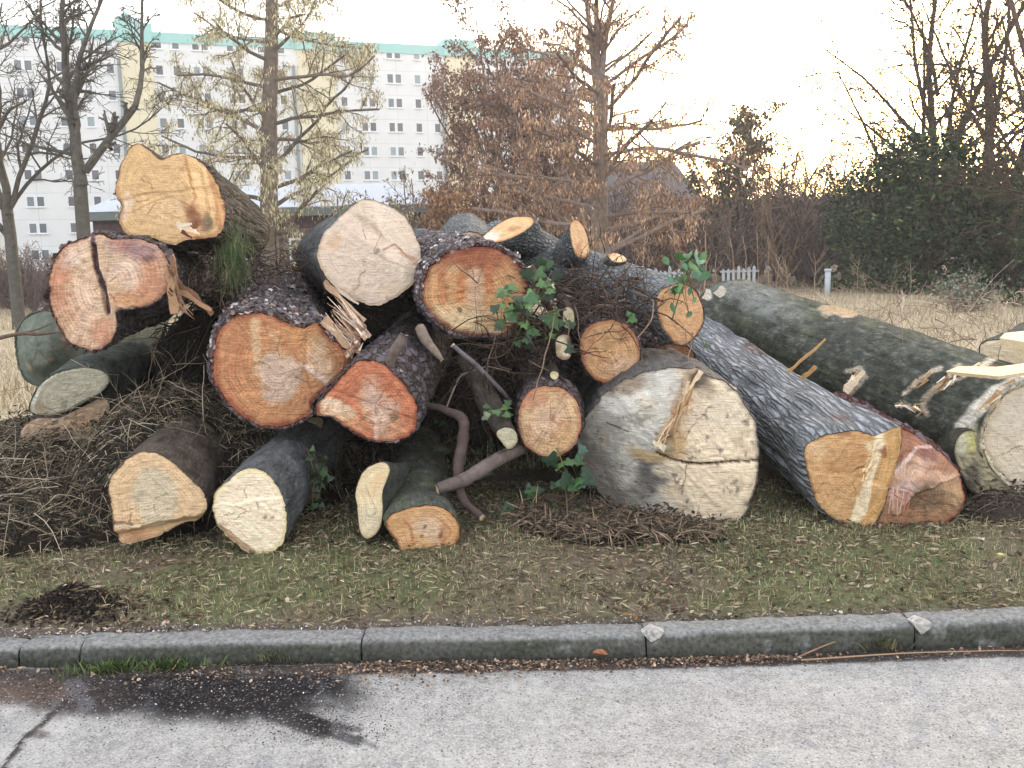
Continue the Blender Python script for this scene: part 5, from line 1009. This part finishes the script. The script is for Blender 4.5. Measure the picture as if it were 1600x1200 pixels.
splinters(L5, [(508,440,545,480,5.66,5.5,.04,.012,TN),(520,448,560,475,5.66,5.45,.03,.01,WH)])
splinters(L2, [(262,420,274,490,5.28,5.25,.03,.05,(170,134,104)),(268,400,276,440,5.3,5.28,.02,.03,(140,104,84)),(275,440,333,490,5.5,5.45,.05,.025,(150,112,86)),(280,455,330,485,5.48,5.42,.03,.02,(190,150,116))])
splinters(L11, [(1096,580,1075,610,5.02,5.0,.03,.01,(226,200,168)),(1072,620,1048,668,5.05,5.04,.04,.015,(190,150,112)),(1125,598,1150,608,5.1,5.1,.03,.02,(236,214,190)),(1066,640,1085,634,5.02,5.0,.02,.01,(226,196,160)),(1040,700,1020,690,5.05,5.1,.03,.02,(222,208,180))])
splinters(L1, [(278,352,300,350,5.56,5.5,.03,.015,(244,226,200)),(295,358,312,366,5.55,5.5,.025,.01,(240,220,190)),(284,362,300,372,5.56,5.52,.02,.008,(110,60,44))])
splinters(L14, [(1231,582,1290,530,5.9,5.8,.02,.012,(206,164,110)),(1253,592,1275,573,5.8,5.75,.02,.03,(196,150,96)),(1283,480,1340,490,7.4,7.2,.05,.03,(222,190,150)),(1120,462,1130,448,8.4,8.4,.08,.05,(226,212,196)),(1103,468,1108,452,8.4,8.4,.06,.04,(226,212,196)),(1320,612,1350,580,5.9,5.9,.05,.03,(226,206,176))])
# ------------------------------------------------------------------ brush heaps, twigs, sticks, ivy
def heap_h(x, y, hp): 
    h = 0*x
    for (cx, cy, rx, ry, hh) in hp: h = np.maximum(h, hh*np.clip(1-((x-cx)/rx)**2-((y-cy)/ry)**2, 0, 1)**.7)
    return h
def heap(name, hp, box, ns, ls, cols, scol, label, seed, cat='brush heap', dens=1.0, rad_=.0017, soilc=(38,33,28)):
    x0, x1, y0, y1 = box; root = empty(name, ((x0+x1)/2, (y0+y1)/2, VZ)); tag(root, label, cat)
    X, Y, Q = gridmesh(np.linspace(x0, x1, 110), np.linspace(y0, y1, 90)); H = heap_h(X, Y, hp)
    H = np.where(H > 0, H+.10*fbm(st3(X*3, Y*3, seed), 4)*np.clip(H*4, 0, 1)+.03*fbm(st3(X*14, Y*14, seed), 3), -.08); Z = ground_z(X, Y)+H
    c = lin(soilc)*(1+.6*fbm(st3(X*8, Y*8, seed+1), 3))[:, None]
    mb = MB(); mb.add(np.stack([X, Y, Z], -1)-np.array(((x0+x1)/2, (y0+y1)/2, VZ)), Q, None, c); mb.build('earth', M['ground'], root)
    rng = np.random.default_rng(seed); x = rng.uniform(x0, x1, ns*3); y = rng.uniform(y0, y1, ns*3); h = heap_h(x, y, hp); k = h > .01; x, y, h = x[k][:ns], y[k][:ns], h[k][:ns]; n = len(x)
    z = ground_z(x, y)+h+.10*fbm(st3(x*3, y*3, seed), 4)*np.clip(h*4, 0, 1)
    gx = (heap_h(x+.02, y, hp)-h)/.02; gy = (heap_h(x, y+.02, hp)-h)/.02
    d = rng.normal(0, 1, (n, 3))*np.array((1, .8, .22)); gx, gy = np.clip(gx, -1.5, 1.5), np.clip(gy, -1.5, 1.5); d[:, 2] += d[:, 0]*gx+d[:, 1]*gy; d /= np.linalg.norm(d, axis=1)[:, None]
    L = rng.uniform(ls[0], ls[1], n)**1.0; s = np.cross(d, np.array((.1, -1, .3))); s /= np.linalg.norm(s, axis=1)[:, None]+1e-9; r = rad_*rng.uniform(.5, 1.6, n)[:, None]
    p0 = np.stack([x, y, z+rng.uniform(0, .06, n)], -1)-np.array(((x0+x1)/2, (y0+y1)/2, VZ)); p1 = p0+d*L[:, None]*.5+np.array((0, 0, 1))*(L*rng.uniform(0, .15, n))[:, None]; p2 = p0+d*L[:, None]
    V = np.stack([p0-s*r, p0+s*r, p1-s*r, p1+s*r, p2], 1).reshape(-1, 3); o_ = np.arange(n)[:, None]*5
    ob = mkmesh('dry_stalks', V, [o_+np.array((0, 1, 3, 2)), o_+np.array((2, 3, 4))], M['litter'], root, np.repeat(pick(rng, n, scol, .35), 5, 0), False); ob['kind'] = 'stuff'
    k = rng.integers(0, n, n*2//3); q_ = p0[k]+rng.normal(0, .03, (len(k), 3))+(0, 0, .02)
    V, fs, c = scatter(LEAFP, [], LEAFT, q_, rotmats(rng, len(k), .9), rng.uniform(.012, .045, (len(k), 1))*np.array((1, .8, 1)), pick(rng, len(k), [(84,70,58),(62,54,46),(104,88,72),(48,44,38),(66,68,50)], .3)); ob = mkmesh('dead_leaves', V, fs, M['litter'], root, c, False); ob['kind'] = 'stuff'
    return root
SC = [(118,104,86),(84,74,62),(60,54,48),(150,134,112),(92,86,72),(50,46,42),(70,72,54),(184,168,146)]
heap('brush_heap', [(-3.0,6.3,1.25,1.4,.36),(-2.1,5.9,.68,.9,.64),(-3.4,5.2,1.4,.5,.2),(-1.7,6.2,.7,1.0,.6)], (-5,-1.0,4.6,7.6), 17000, (.03,.17), None, SC, 'heap of dark brush, soil and dry stalks at the left end of the pile', 61)
heap('brush_heap', [(.55,4.92,.4,.2,.07),(.3,5.1,.35,.25,.05),(.85,4.86,.28,.12,.03)], (0,1.7,4.7,5.5), 2400, (.04,.16), None, [(132,112,94),(160,140,118),(96,82,70),(70,60,52),(116,100,86)], 'low bank of earth and dry stalks at the foot of the massive pale butt log', 62, rad_=.0022)
heap('brush_heap', [(2.78,5.1,.34,.16,.09),(3.3,5.1,.3,.2,.1)], (2.0,3.8,4.6,5.7), 1800, (.03,.14), None, [(96,86,78),(70,62,58),(120,108,98),(54,48,48)], 'mound of dark soil and brush at the foot of the huge mossy trunk', 63, soilc=(66,58,52))
heap('brush_heap', [(-.6,7.6,1.9,1.0,.95),(-1.6,7.6,1.6,1.0,1.3)], (-3.4,2.6,6.2,8.7), 9000, (.08,.5), None, [(34,30,26),(28,25,22),(46,40,35),(60,52,45)], 'brush filling the space behind and between the logs, its colours darkened to stand for shade', 64, soilc=(18,16,14), rad_=.004)  # soil and stalk colours darkened to imitate the deep shade between the logs
def tangle(name, boxes, n, ln, rr, cols, seed, label, cat='twigs', nseg=6, wig=.5):
    rng = np.random.default_rng(seed); mb = MB(); cs = [lin(c) for c in cols]
    c0 = P(*boxes[0][:2], boxes[0][4])
    for i in range(n):
        bx = boxes[rng.integers(0, len(boxes))]; cx, cy, sx, sy, Y, sY = bx
        p = P(cx+rng.normal(0, sx), cy+rng.normal(0, sy), Y+rng.normal(0, sY)); d = rng.normal(0, 1, 3)*np.array((1, .6, .7)); d /= np.linalg.norm(d); L = rng.uniform(*ln); pts = [p]
        for k in range(nseg): d = d+rng.normal(0, wig*.45, 3)+(0, 0, -.05); d /= np.linalg.norm(d); pts.append(pts[-1]+d*L/nseg)
        r = rng.uniform(*rr); mb.tube(pts, np.linspace(r, r*.35, nseg+1), 4, cs[rng.integers(0, len(cs))]*rng.uniform(.7, 1.25))
        if rng.random() < .6:
            j = rng.integers(2, nseg); d2 = d+rng.normal(0, .8, 3); d2 /= np.linalg.norm(d2); mb.tube([pts[j], pts[j]+d2*L*.2, pts[j]+d2*L*.38+rng.normal(0, .02, 3)], [r*.6, r*.45, r*.2], 3, cs[0])
    o = mb.build(name, M['twig'], None); return tag(o, label, cat, None, 'stuff')
TW_SHADED = [(56,46,40),(66,54,46),(42,36,32),(90,76,64)]  # darker twig colours, shade of the gaps inside the pile painted in
TW = [(84,68,60),(98,80,68),(58,46,42),(116,98,86),(76,64,58)]
tangle('twig_tangle', [(900,460,50,22,5.7,.15),(960,490,50,18,5.6,.12),(860,500,30,40,5.6,.12),(930,450,50,16,5.8,.15)], 330, (.08,.4), (.002,.006), TW, 71, 'tangle of reddish-brown twigs piled above the two small round ends')
tangle('twig_tangle', [(740,590,50,40,5.7,.2),(770,620,40,50,5.6,.2),(730,680,50,60,5.8,.2),(800,560,40,30,5.6,.15)], 300, (.12,.5), (.0018,.005), TW_SHADED, 72, 'thin dry twigs in the dark gap in the middle of the pile')
tangle('twig_tangle', [(360,440,40,22,6.2,.3),(400,410,40,18,6.4,.3),(340,410,24,30,6.4,.2)], 300, (.1,.5), (.0018,.005), TW+[(150,140,120)], 73, 'grey twigs and needles behind the topmost log')
tangle('twig_tangle', [(600,720,60,40,5.9,.3),(480,720,60,40,5.8,.2),(860,790,80,40,5.7,.2)], 260, (.12,.5), (.0015,.004), TW_SHADED, 74, 'thin twigs in the shadow under the pile')
tangle('loose_stalks', [(60,700,60,40,5.3,.25),(150,640,60,30,5.6,.2),(230,620,50,40,5.5,.2),(60,770,60,25,4.95,.15),(270,680,30,40,5.3,.15)], 190, (.1,.42), (.0012,.003), [(150,134,112),(120,104,88),(176,160,138),(96,84,72),(190,178,160)], 75, 'loose pale stalks and twigs lying over the left brush heap', nseg=5, wig=.25)
tangle('field_weeds', [(1350,490,60,12,9.5,1.5),(1450,470,60,10,12,2),(1250,462,50,6,14,2),(1480,520,40,12,8.5,1),(1560,480,40,10,11,2)], 240, (.15,.6), (.002,.005), [(160,138,120),(180,160,142),(134,114,100),(204,184,168)], 76, 'dry weeds and twigs standing in the field behind the mossy trunk', nseg=5, wig=.3)
def stick(name, pts, r, label, cat='branch', colr=(104,90,84), ends=(206,184,150), n=10, seed=0, forks=()):
    W_ = np.array([P(x, y, Y) for x, y, Y in pts]); t = np.linspace(0, 1, len(W_)); tt = np.linspace(0, 1, 30)
    S = np.stack([np.interp(tt, t, W_[:, k]) for k in range(3)], -1)
    for _ in range(3): S[1:-1] = (S[:-2]+2*S[1:-1]+S[2:])/4
    S = S+.25*r[0]*vn(np.stack([S*9+seed, S*9+seed+5, S*9+seed+11], 1).reshape(-1, 3)).reshape(-1, 3) if False else S+np.stack([.006*vn(S*12+seed+q) for q in (0, 7, 13)], -1)
    R_ = np.interp(tt, np.linspace(0, 1, len(r)), r)*(1+.12*vn(S*25+seed)); mb = MB(); c = lin(colr)*(1+.3*np.repeat(vn(S*30+seed), n))[:, None]
    root = empty(name, S[0]); mb.tube(S-S[0], R_, n, c, False); mb.build('bark', M['twig'], root); tag(root, label, cat)
    for e, q in ((0, 1), (-1, -2)):
        d = S[e]-S[q]; d /= np.linalg.norm(d); u = np.cross(d, (0, .3, 1)); u /= np.linalg.norm(u); v = np.cross(d, u); a = np.arange(10)*.6283; rr = R_[e]*1.01
        rng_ = random.Random(seed+e); ringv = [S[e]-S[0]+rr*(math.cos(x)*u+math.sin(x)*v)+d*rng_.uniform(0, .008) for x in a]+[S[e]-S[0]+d*.004]
        mb = MB(); T = [(10, i, (i+1) % 10) for i in range(10)]; mb.add(ringv, None, T, lin(ends)); mb.build('cut_end', M['splinter'], root, False)
    for f in forks:
        mb = MB(); W2 = np.array([P(*q) for q in f[0]]); mb.tube(W2-S[0], np.linspace(f[1], f[1]*.6, len(W2)), 8, lin(colr)); mb.build('side_branch', M['twig'], root)
    return root
stick('broken_branch', [(684,764,4.95),(720,752,5.0),(765,725,5.1),(818,700,5.3)], [.030,.038,.040,.036], 'thick broken grey branch pointing down left beneath the lower small round end', seed=1, colr=(110,98,94), forks=[])
stick('broken_branch', [(660,630,5.5),(690,640,5.4),(726,652,5.3),(724,690,5.25),(714,735,5.2),(722,785,5.15),(752,808,5.05)], [.018,.022,.030,.034,.030,.026,.020], 'crooked hanging branch with a split pale tip, crossing behind the thick broken grey one', seed=2, colr=(96,82,78))
stick('broken_branch', [(708,541,5.25),(745,570,5.3),(785,612,5.4),(810,640,5.6)], [.013,.014,.013,.01], 'thin straight grey branch slanting down below the dark-rimmed red log', seed=3, colr=(116,108,112))
stick('broken_branch', [(655,512,5.3),(668,535,5.25),(690,562,5.2)], [.028,.030,.014], 'short pointed stub under the left edge of the dark-rimmed red log', seed=4, colr=(130,116,104))
stick('broken_branch', [(630,524,5.0),(618,545,5.0),(600,590,5.05),(570,640,5.2)], [.026,.028,.034,.04], 'knotty grey branch stump sticking up behind the red log with the pale pointed flap', seed=5, colr=(112,98,92), ends=(150,132,118))
stick('broken_branch', [(828,418,5.6),(838,440,5.6),(852,468,5.65),(870,500,5.7)], [.026,.024,.022,.02], 'dark upright twig stump sticking out above the ivy in the middle', seed=6, colr=(88,70,64))
stick('bare_twig', [(-40,540,6.0),(20,522,5.8),(60,522,5.7),(95,518,5.5)], [.012,.012,.010,.005], 'forked bare twig reaching in from the left edge', 'twig', seed=7, colr=(110,90,80), forks=[([(30,522,5.8),(60,514,5.7),(80,506,5.6)],.006)])
stick('bare_twig', [(690,720,5.0),(695,640,5.4),(720,585,5.5),(762,572,5.5),(795,580,5.5)][1:], [.005,.005,.004,.004], 'thin arching twig in the dark middle gap', 'twig', seed=8, colr=(128,116,106))
stick('bare_twig', [(833,625,5.05),(848,570,5.1),(862,520,5.2),(868,490,5.3)], [.0035,.0035,.003,.002], 'thin dry stem in front of the lower small round end', 'twig', seed=9, colr=(132,112,96))
stick('bare_twig', [(998,525,5.3),(1018,500,5.3),(1022,470,5.4),(990,455,5.5)], [.004,.004,.004,.002], 'looped brown twig beside the upper small round end', 'twig', seed=10, colr=(136,118,102))
stick('bare_twig', [(752,640,5.5),(762,610,5.4),(760,570,5.4),(775,525,5.4)], [.005,.005,.004,.003], 'curved thin twig rising past the ivy in the middle', 'twig', seed=11, colr=(130,112,100))
stick('bare_twig', [(1396,520,7.0),(1408,490,7.0),(1413,468,7.0),(1409,455,7.0)], [.010,.009,.008,.007], 'pale bare stick standing up behind the huge mossy trunk', 'twig', seed=12, colr=(206,180,166))
stick('bare_twig', [(1082,520,5.6),(1076,560,5.3),(1080,580,5.2)], [.004,.003,.002], 'small twig between the massive butt log and the ridged log', 'twig', seed=13, colr=(130,110,92))
stick('bare_twig', [(720,1034,3.72),(1150,1034,3.74)][:1]+[(800,1024,3.70),(870,1036,3.68)], [.0015,.0015,.001], 'hair-thin stalk leaning on the kerb below the middle', 'twig', seed=14, colr=(170,156,140))
def gstick(px0, py0, px1, py1, z, r, label, colr, seed, arch=.01, cat='stalk'):
    a = PZ(px0, py0, z+r); b = PZ(px1, py1, z+r); tt = np.linspace(0, 1, 10)[:, None]; S = a*(1-tt)+b*tt+np.array((0, 0, 1))*arch*np.sin(tt*math.pi)+np.stack([.006*vn(tt*np.ones(3)*6+seed)]*3, -1)*np.array((.3, 1, 0))
    mb = MB(); mb.tube(S, np.linspace(r, r*.5, 10), 5, lin(colr)); return tag(mb.build('dry_stalk', M['splinter'], None), label, cat)
gstick(30, 838, 108, 846, VZ, .005, 'white dry stalk in the grass at the far left', (214,208,198), 1)
gstick(1252, 1032, 1600, 1016, 0.003, .004, 'long dry reed lying in the gutter at the right', (170,140,112), 2, .01)
gstick(1245, 1028, 1420, 1002, 0.003, .004, 'dry reed arching against the right-hand kerb stone', (150,120,96), 3, .05)
gstick(1110, 875, 1150, 905, VZ, .004, 'pale straw on the verge below the massive butt log', (190,184,160), 4)
gstick(1165, 838, 1225, 872, VZ, .004, 'greyish straw on the verge below the ridged blue-grey log', (170,158,140), 5)
gstick(1232, 892, 1256, 876, VZ, .004, 'short curved brown straw on the verge at right', (160,120,98), 6, .02)
gstick(630, 884, 700, 892, VZ, .003, 'pale straw on the grass below the knobby orange log', (176,170,150), 7)
gstick(760, 893, 830, 895, VZ, .003, 'pale straw on the grass, middle of the verge', (170,164,146), 8)
gstick(565, 862, 605, 885, VZ, .004, 'brownish straw leading down from the tall narrow cut face', (150,134,110), 9)
gstick(270, 1046, 310, 1010, .01, .003, 'thin twig poking up against the kerb at left', (176,140,116), 10, .02)
# small cut branch ends between the two round logs
def small_end(outline, Y, base, label, seed, feats=(), L=.8, ax=(0,1,.1)):
    log('cut_branch', outline, Y, ax, L, base, feats, (), 'smooth', (82,70,60), rim=.004, NA=48, NR=10, NL=14, seed=seed, label=label, cat='branch', group='thin sawn branches among the logs')
small_end([(878,497),(880,484),(887,478),(896,484),(899,500),(895,512),(887,515),(880,510)], 5.45, (206,190,150), 'narrow cream sawn branch end above the split one, left of the upper small round end', 81, [('rim',.8,(150,130,90),.6)])
small_end([(867,545),(868,530),(878,522),(890,524),(894,538),(892,558),(882,564),(870,558)], 5.4, (176,150,120), 'split sawn branch end with a dark hole, below the narrow cream one', 82, [('blob',884,536,6,10,20,(80,56,44),.95,.4),('blob',874,540,4,14,0,(220,206,170),.8,.5),('blob',884,556,8,5,0,(220,206,176),.9,.5)])
small_end([(858,587),(860,581),(866,579),(873,582),(874,588),(870,594),(863,594)], 5.3, (214,200,150), 'tiny round cream branch end just above the lower small round end', 83)
small_end([(775,680),(778,672),(790,667),(803,670),(810,682),(809,694),(802,702),(794,704),(786,696)], 5.1, (222,212,180), 'chipped cream branch end at the left of the lower small round end', 84, [('mottle',8,.35,(130,120,90),.6),('blob',803,698,6,5,0,(190,140,96),.8,.4)], ax=(-.35,1,.5))
# ivy: lobed leaves on thin stems
def ivy(name, items, stem, label, seed, cols, cat='ivy', shape='lobed', face=.55):
    """items: (cx, cy, sx, sy, Y, n, size)"""
    rng = np.random.default_rng(seed); c0 = P(items[0][0], items[0][1], items[0][4]); root = empty(name, c0); tag(root, label, cat); pos = []; sz = []
    for cx, cy, sx, sy, Y, n, s in items:
        for _ in range(n): pos.append(P(cx+rng.normal(0, sx), cy+rng.normal(0, sy), Y+rng.normal(0, .04))); sz.append(s*rng.uniform(.6, 1.25))
    pos = np.array(pos); n = len(pos); R = []
    for i in range(n):
        z = np.array((0, -1, .45))+rng.normal(0, face, 3); z /= np.linalg.norm(z); d = np.array((rng.normal(0, .8), rng.normal(0, .2), -rng.uniform(.1, 1))); y = d-z*(d@z); y /= np.linalg.norm(y)+1e-9; R.append(np.stack([np.cross(y, z), y, z], -1))
    pr, tr = (IVP, IVT) if shape == 'lobed' else (OVP, OVT)
    sc = np.array(sz)[:, None]*np.ones(3); cc = pick(rng, n, cols, .25)
    for i in range(n):
        V, fs, c = scatter(pr, [], tr, pos[i:i+1]-c0, np.array(R[i:i+1]), sc[i:i+1], cc[i:i+1]); mkmesh('leaf', V, fs, M['leaf'], root, c, True)
    mb = MB()
    for st in stem: W2 = np.array([P(*q) for q in st]); mb.tube(W2-c0, np.linspace(.004, .002, len(W2)), 5, lin((120,112,70)))
    for i in range(0, n, 1):
        j = rng.integers(0, n)
        if np.linalg.norm(pos[i]-pos[j]) < .25: mid = (pos[i]+pos[j])/2+(0, .02, -.01); mb.tube(np.array([pos[i]-c0, mid-c0, pos[j]-c0]), .0016, 4, lin((96,84,56)))
    mb.build('stem', M['twig'], root); return root
G1 = [(58,88,52),(74,106,60),(50,74,50),(96,124,74),(42,62,44),(84,100,58)]
ivy('ivy_sprig', [(800,470,22,20,5.35,16,.075),(845,445,14,20,5.4,10,.075),(840,500,24,18,5.35,15,.075),(795,492,16,20,5.35,8,.07),(820,520,26,12,5.4,9,.06),(848,430,10,10,5.45,5,.07)], [[(790,560,5.5),(815,510,5.42),(840,460,5.42),(850,425,5.45)],[(815,510,5.42),(785,470,5.38)]], 'large cluster of lobed green ivy leaves in front of the dark-rimmed red log', 91, G1)
ivy('ivy_sprig', [(1075,420,14,12,5.35,7,.085),(1055,445,14,12,5.3,7,.07),(1085,425,9,14,5.35,5,.08),(1058,468,12,14,5.3,6,.055),(1092,402,8,5,5.35,2,.09),(1070,402,8,4,5.35,2,.08)], [[(1050,500,5.4),(1062,460,5.35),(1075,430,5.35),(1090,400,5.35)],[(1075,430,5.35),(1060,405,5.35)]], 'upright sprig of pointed glossy leaves growing over the slim grey-barked log end', 92, [(66,104,58),(88,126,72),(52,82,46),(110,146,118),(58,90,56)], shape='oval')
ivy('ivy_sprig', [(880,735,22,18,5.05,9,.08),(905,745,16,24,5.05,8,.07),(850,790,30,20,5.1,9,.075),(825,770,16,16,5.2,5,.07),(860,820,14,8,5.1,4,.06)], [[(870,700,5.2),(885,740,5.1),(905,770,5.05),(860,800,5.1)]], 'dark ivy leaves hanging at the left flank of the massive pale butt log', 93, [(44,72,44),(56,88,50),(38,60,44),(70,104,56),(60,92,80)])
ivy('ivy_sprig', [(490,745,14,26,5.15,12,.045),(485,775,10,14,5.1,7,.04),(505,730,8,10,5.2,5,.04)], [[(480,700,5.3),(492,740,5.2),(488,785,5.1)]], 'small ivy sprig beside the oval cream-white log', 94, [(44,66,40),(58,84,48),(40,58,40)])
ivy('ivy_sprig', [(785,645,16,14,5.2,7,.05),(770,640,10,10,5.2,4,.05)], [[(775,680,5.3),(785,650,5.25),(790,625,5.25)]], 'little ivy sprig above the chipped cream branch end', 95, [(56,84,48),(74,104,58),(120,130,96)])
ivy('ivy_sprig', [(750,700,30,20,5.7,8,.05),(680,705,30,20,5.7,8,.05),(745,750,16,12,5.2,3,.06)], [[(700,740,5.7),(740,700,5.7)]], 'scattered dark ivy leaves in the shadow around the crooked hanging branch', 96, [(36,56,34),(44,66,38)])
ivy('ivy_sprig', [(988,494,5,4,5.35,2,.05),(1100,545,4,4,5.4,1,.04),(860,525,12,6,5.4,4,.04)], [[(985,500,5.4),(992,490,5.35)]], 'single small ivy leaves on the twigs by the upper small round end', 97, [(70,104,58),(88,124,66)])
# green needle bunch beside the topmost log
def needles(name, px, py, Y, n, L, cols, label, seed, spread=(14,30)):
    rng = np.random.default_rng(seed); c0 = P(px, py, Y); mb = MB()
    for i in range(n):
        a = P(px+rng.normal(0, spread[0]), py+rng.normal(0, spread[1]), Y+rng.normal(0, .06))-c0; d = np.array((rng.normal(.1, .35), rng.normal(-.2, .2), -1)); d /= np.linalg.norm(d); s = np.array((.0016, 0, 0)); l = L*rng.uniform(.5, 1.2)
        mb.add([a-s, a+s, a+d*l*.5+s, a+d*l*.5-s, a+d*l+(0, 0, 0)], [(0,1,2,3)], [(3,2,4)], lin(cols[i % len(cols)])*rng.uniform(.7, 1.2))
    o = mb.build(name, M['grass'], None, False); o.location = c0; return tag(o, label, 'needle bunch')
needles('needle_bunch', 362, 392, 5.9, 700, .10, [(84,104,62),(60,78,50),(104,116,76),(120,120,90)], 'drooping green needles on the right side of the topmost log', 98, (12,22))
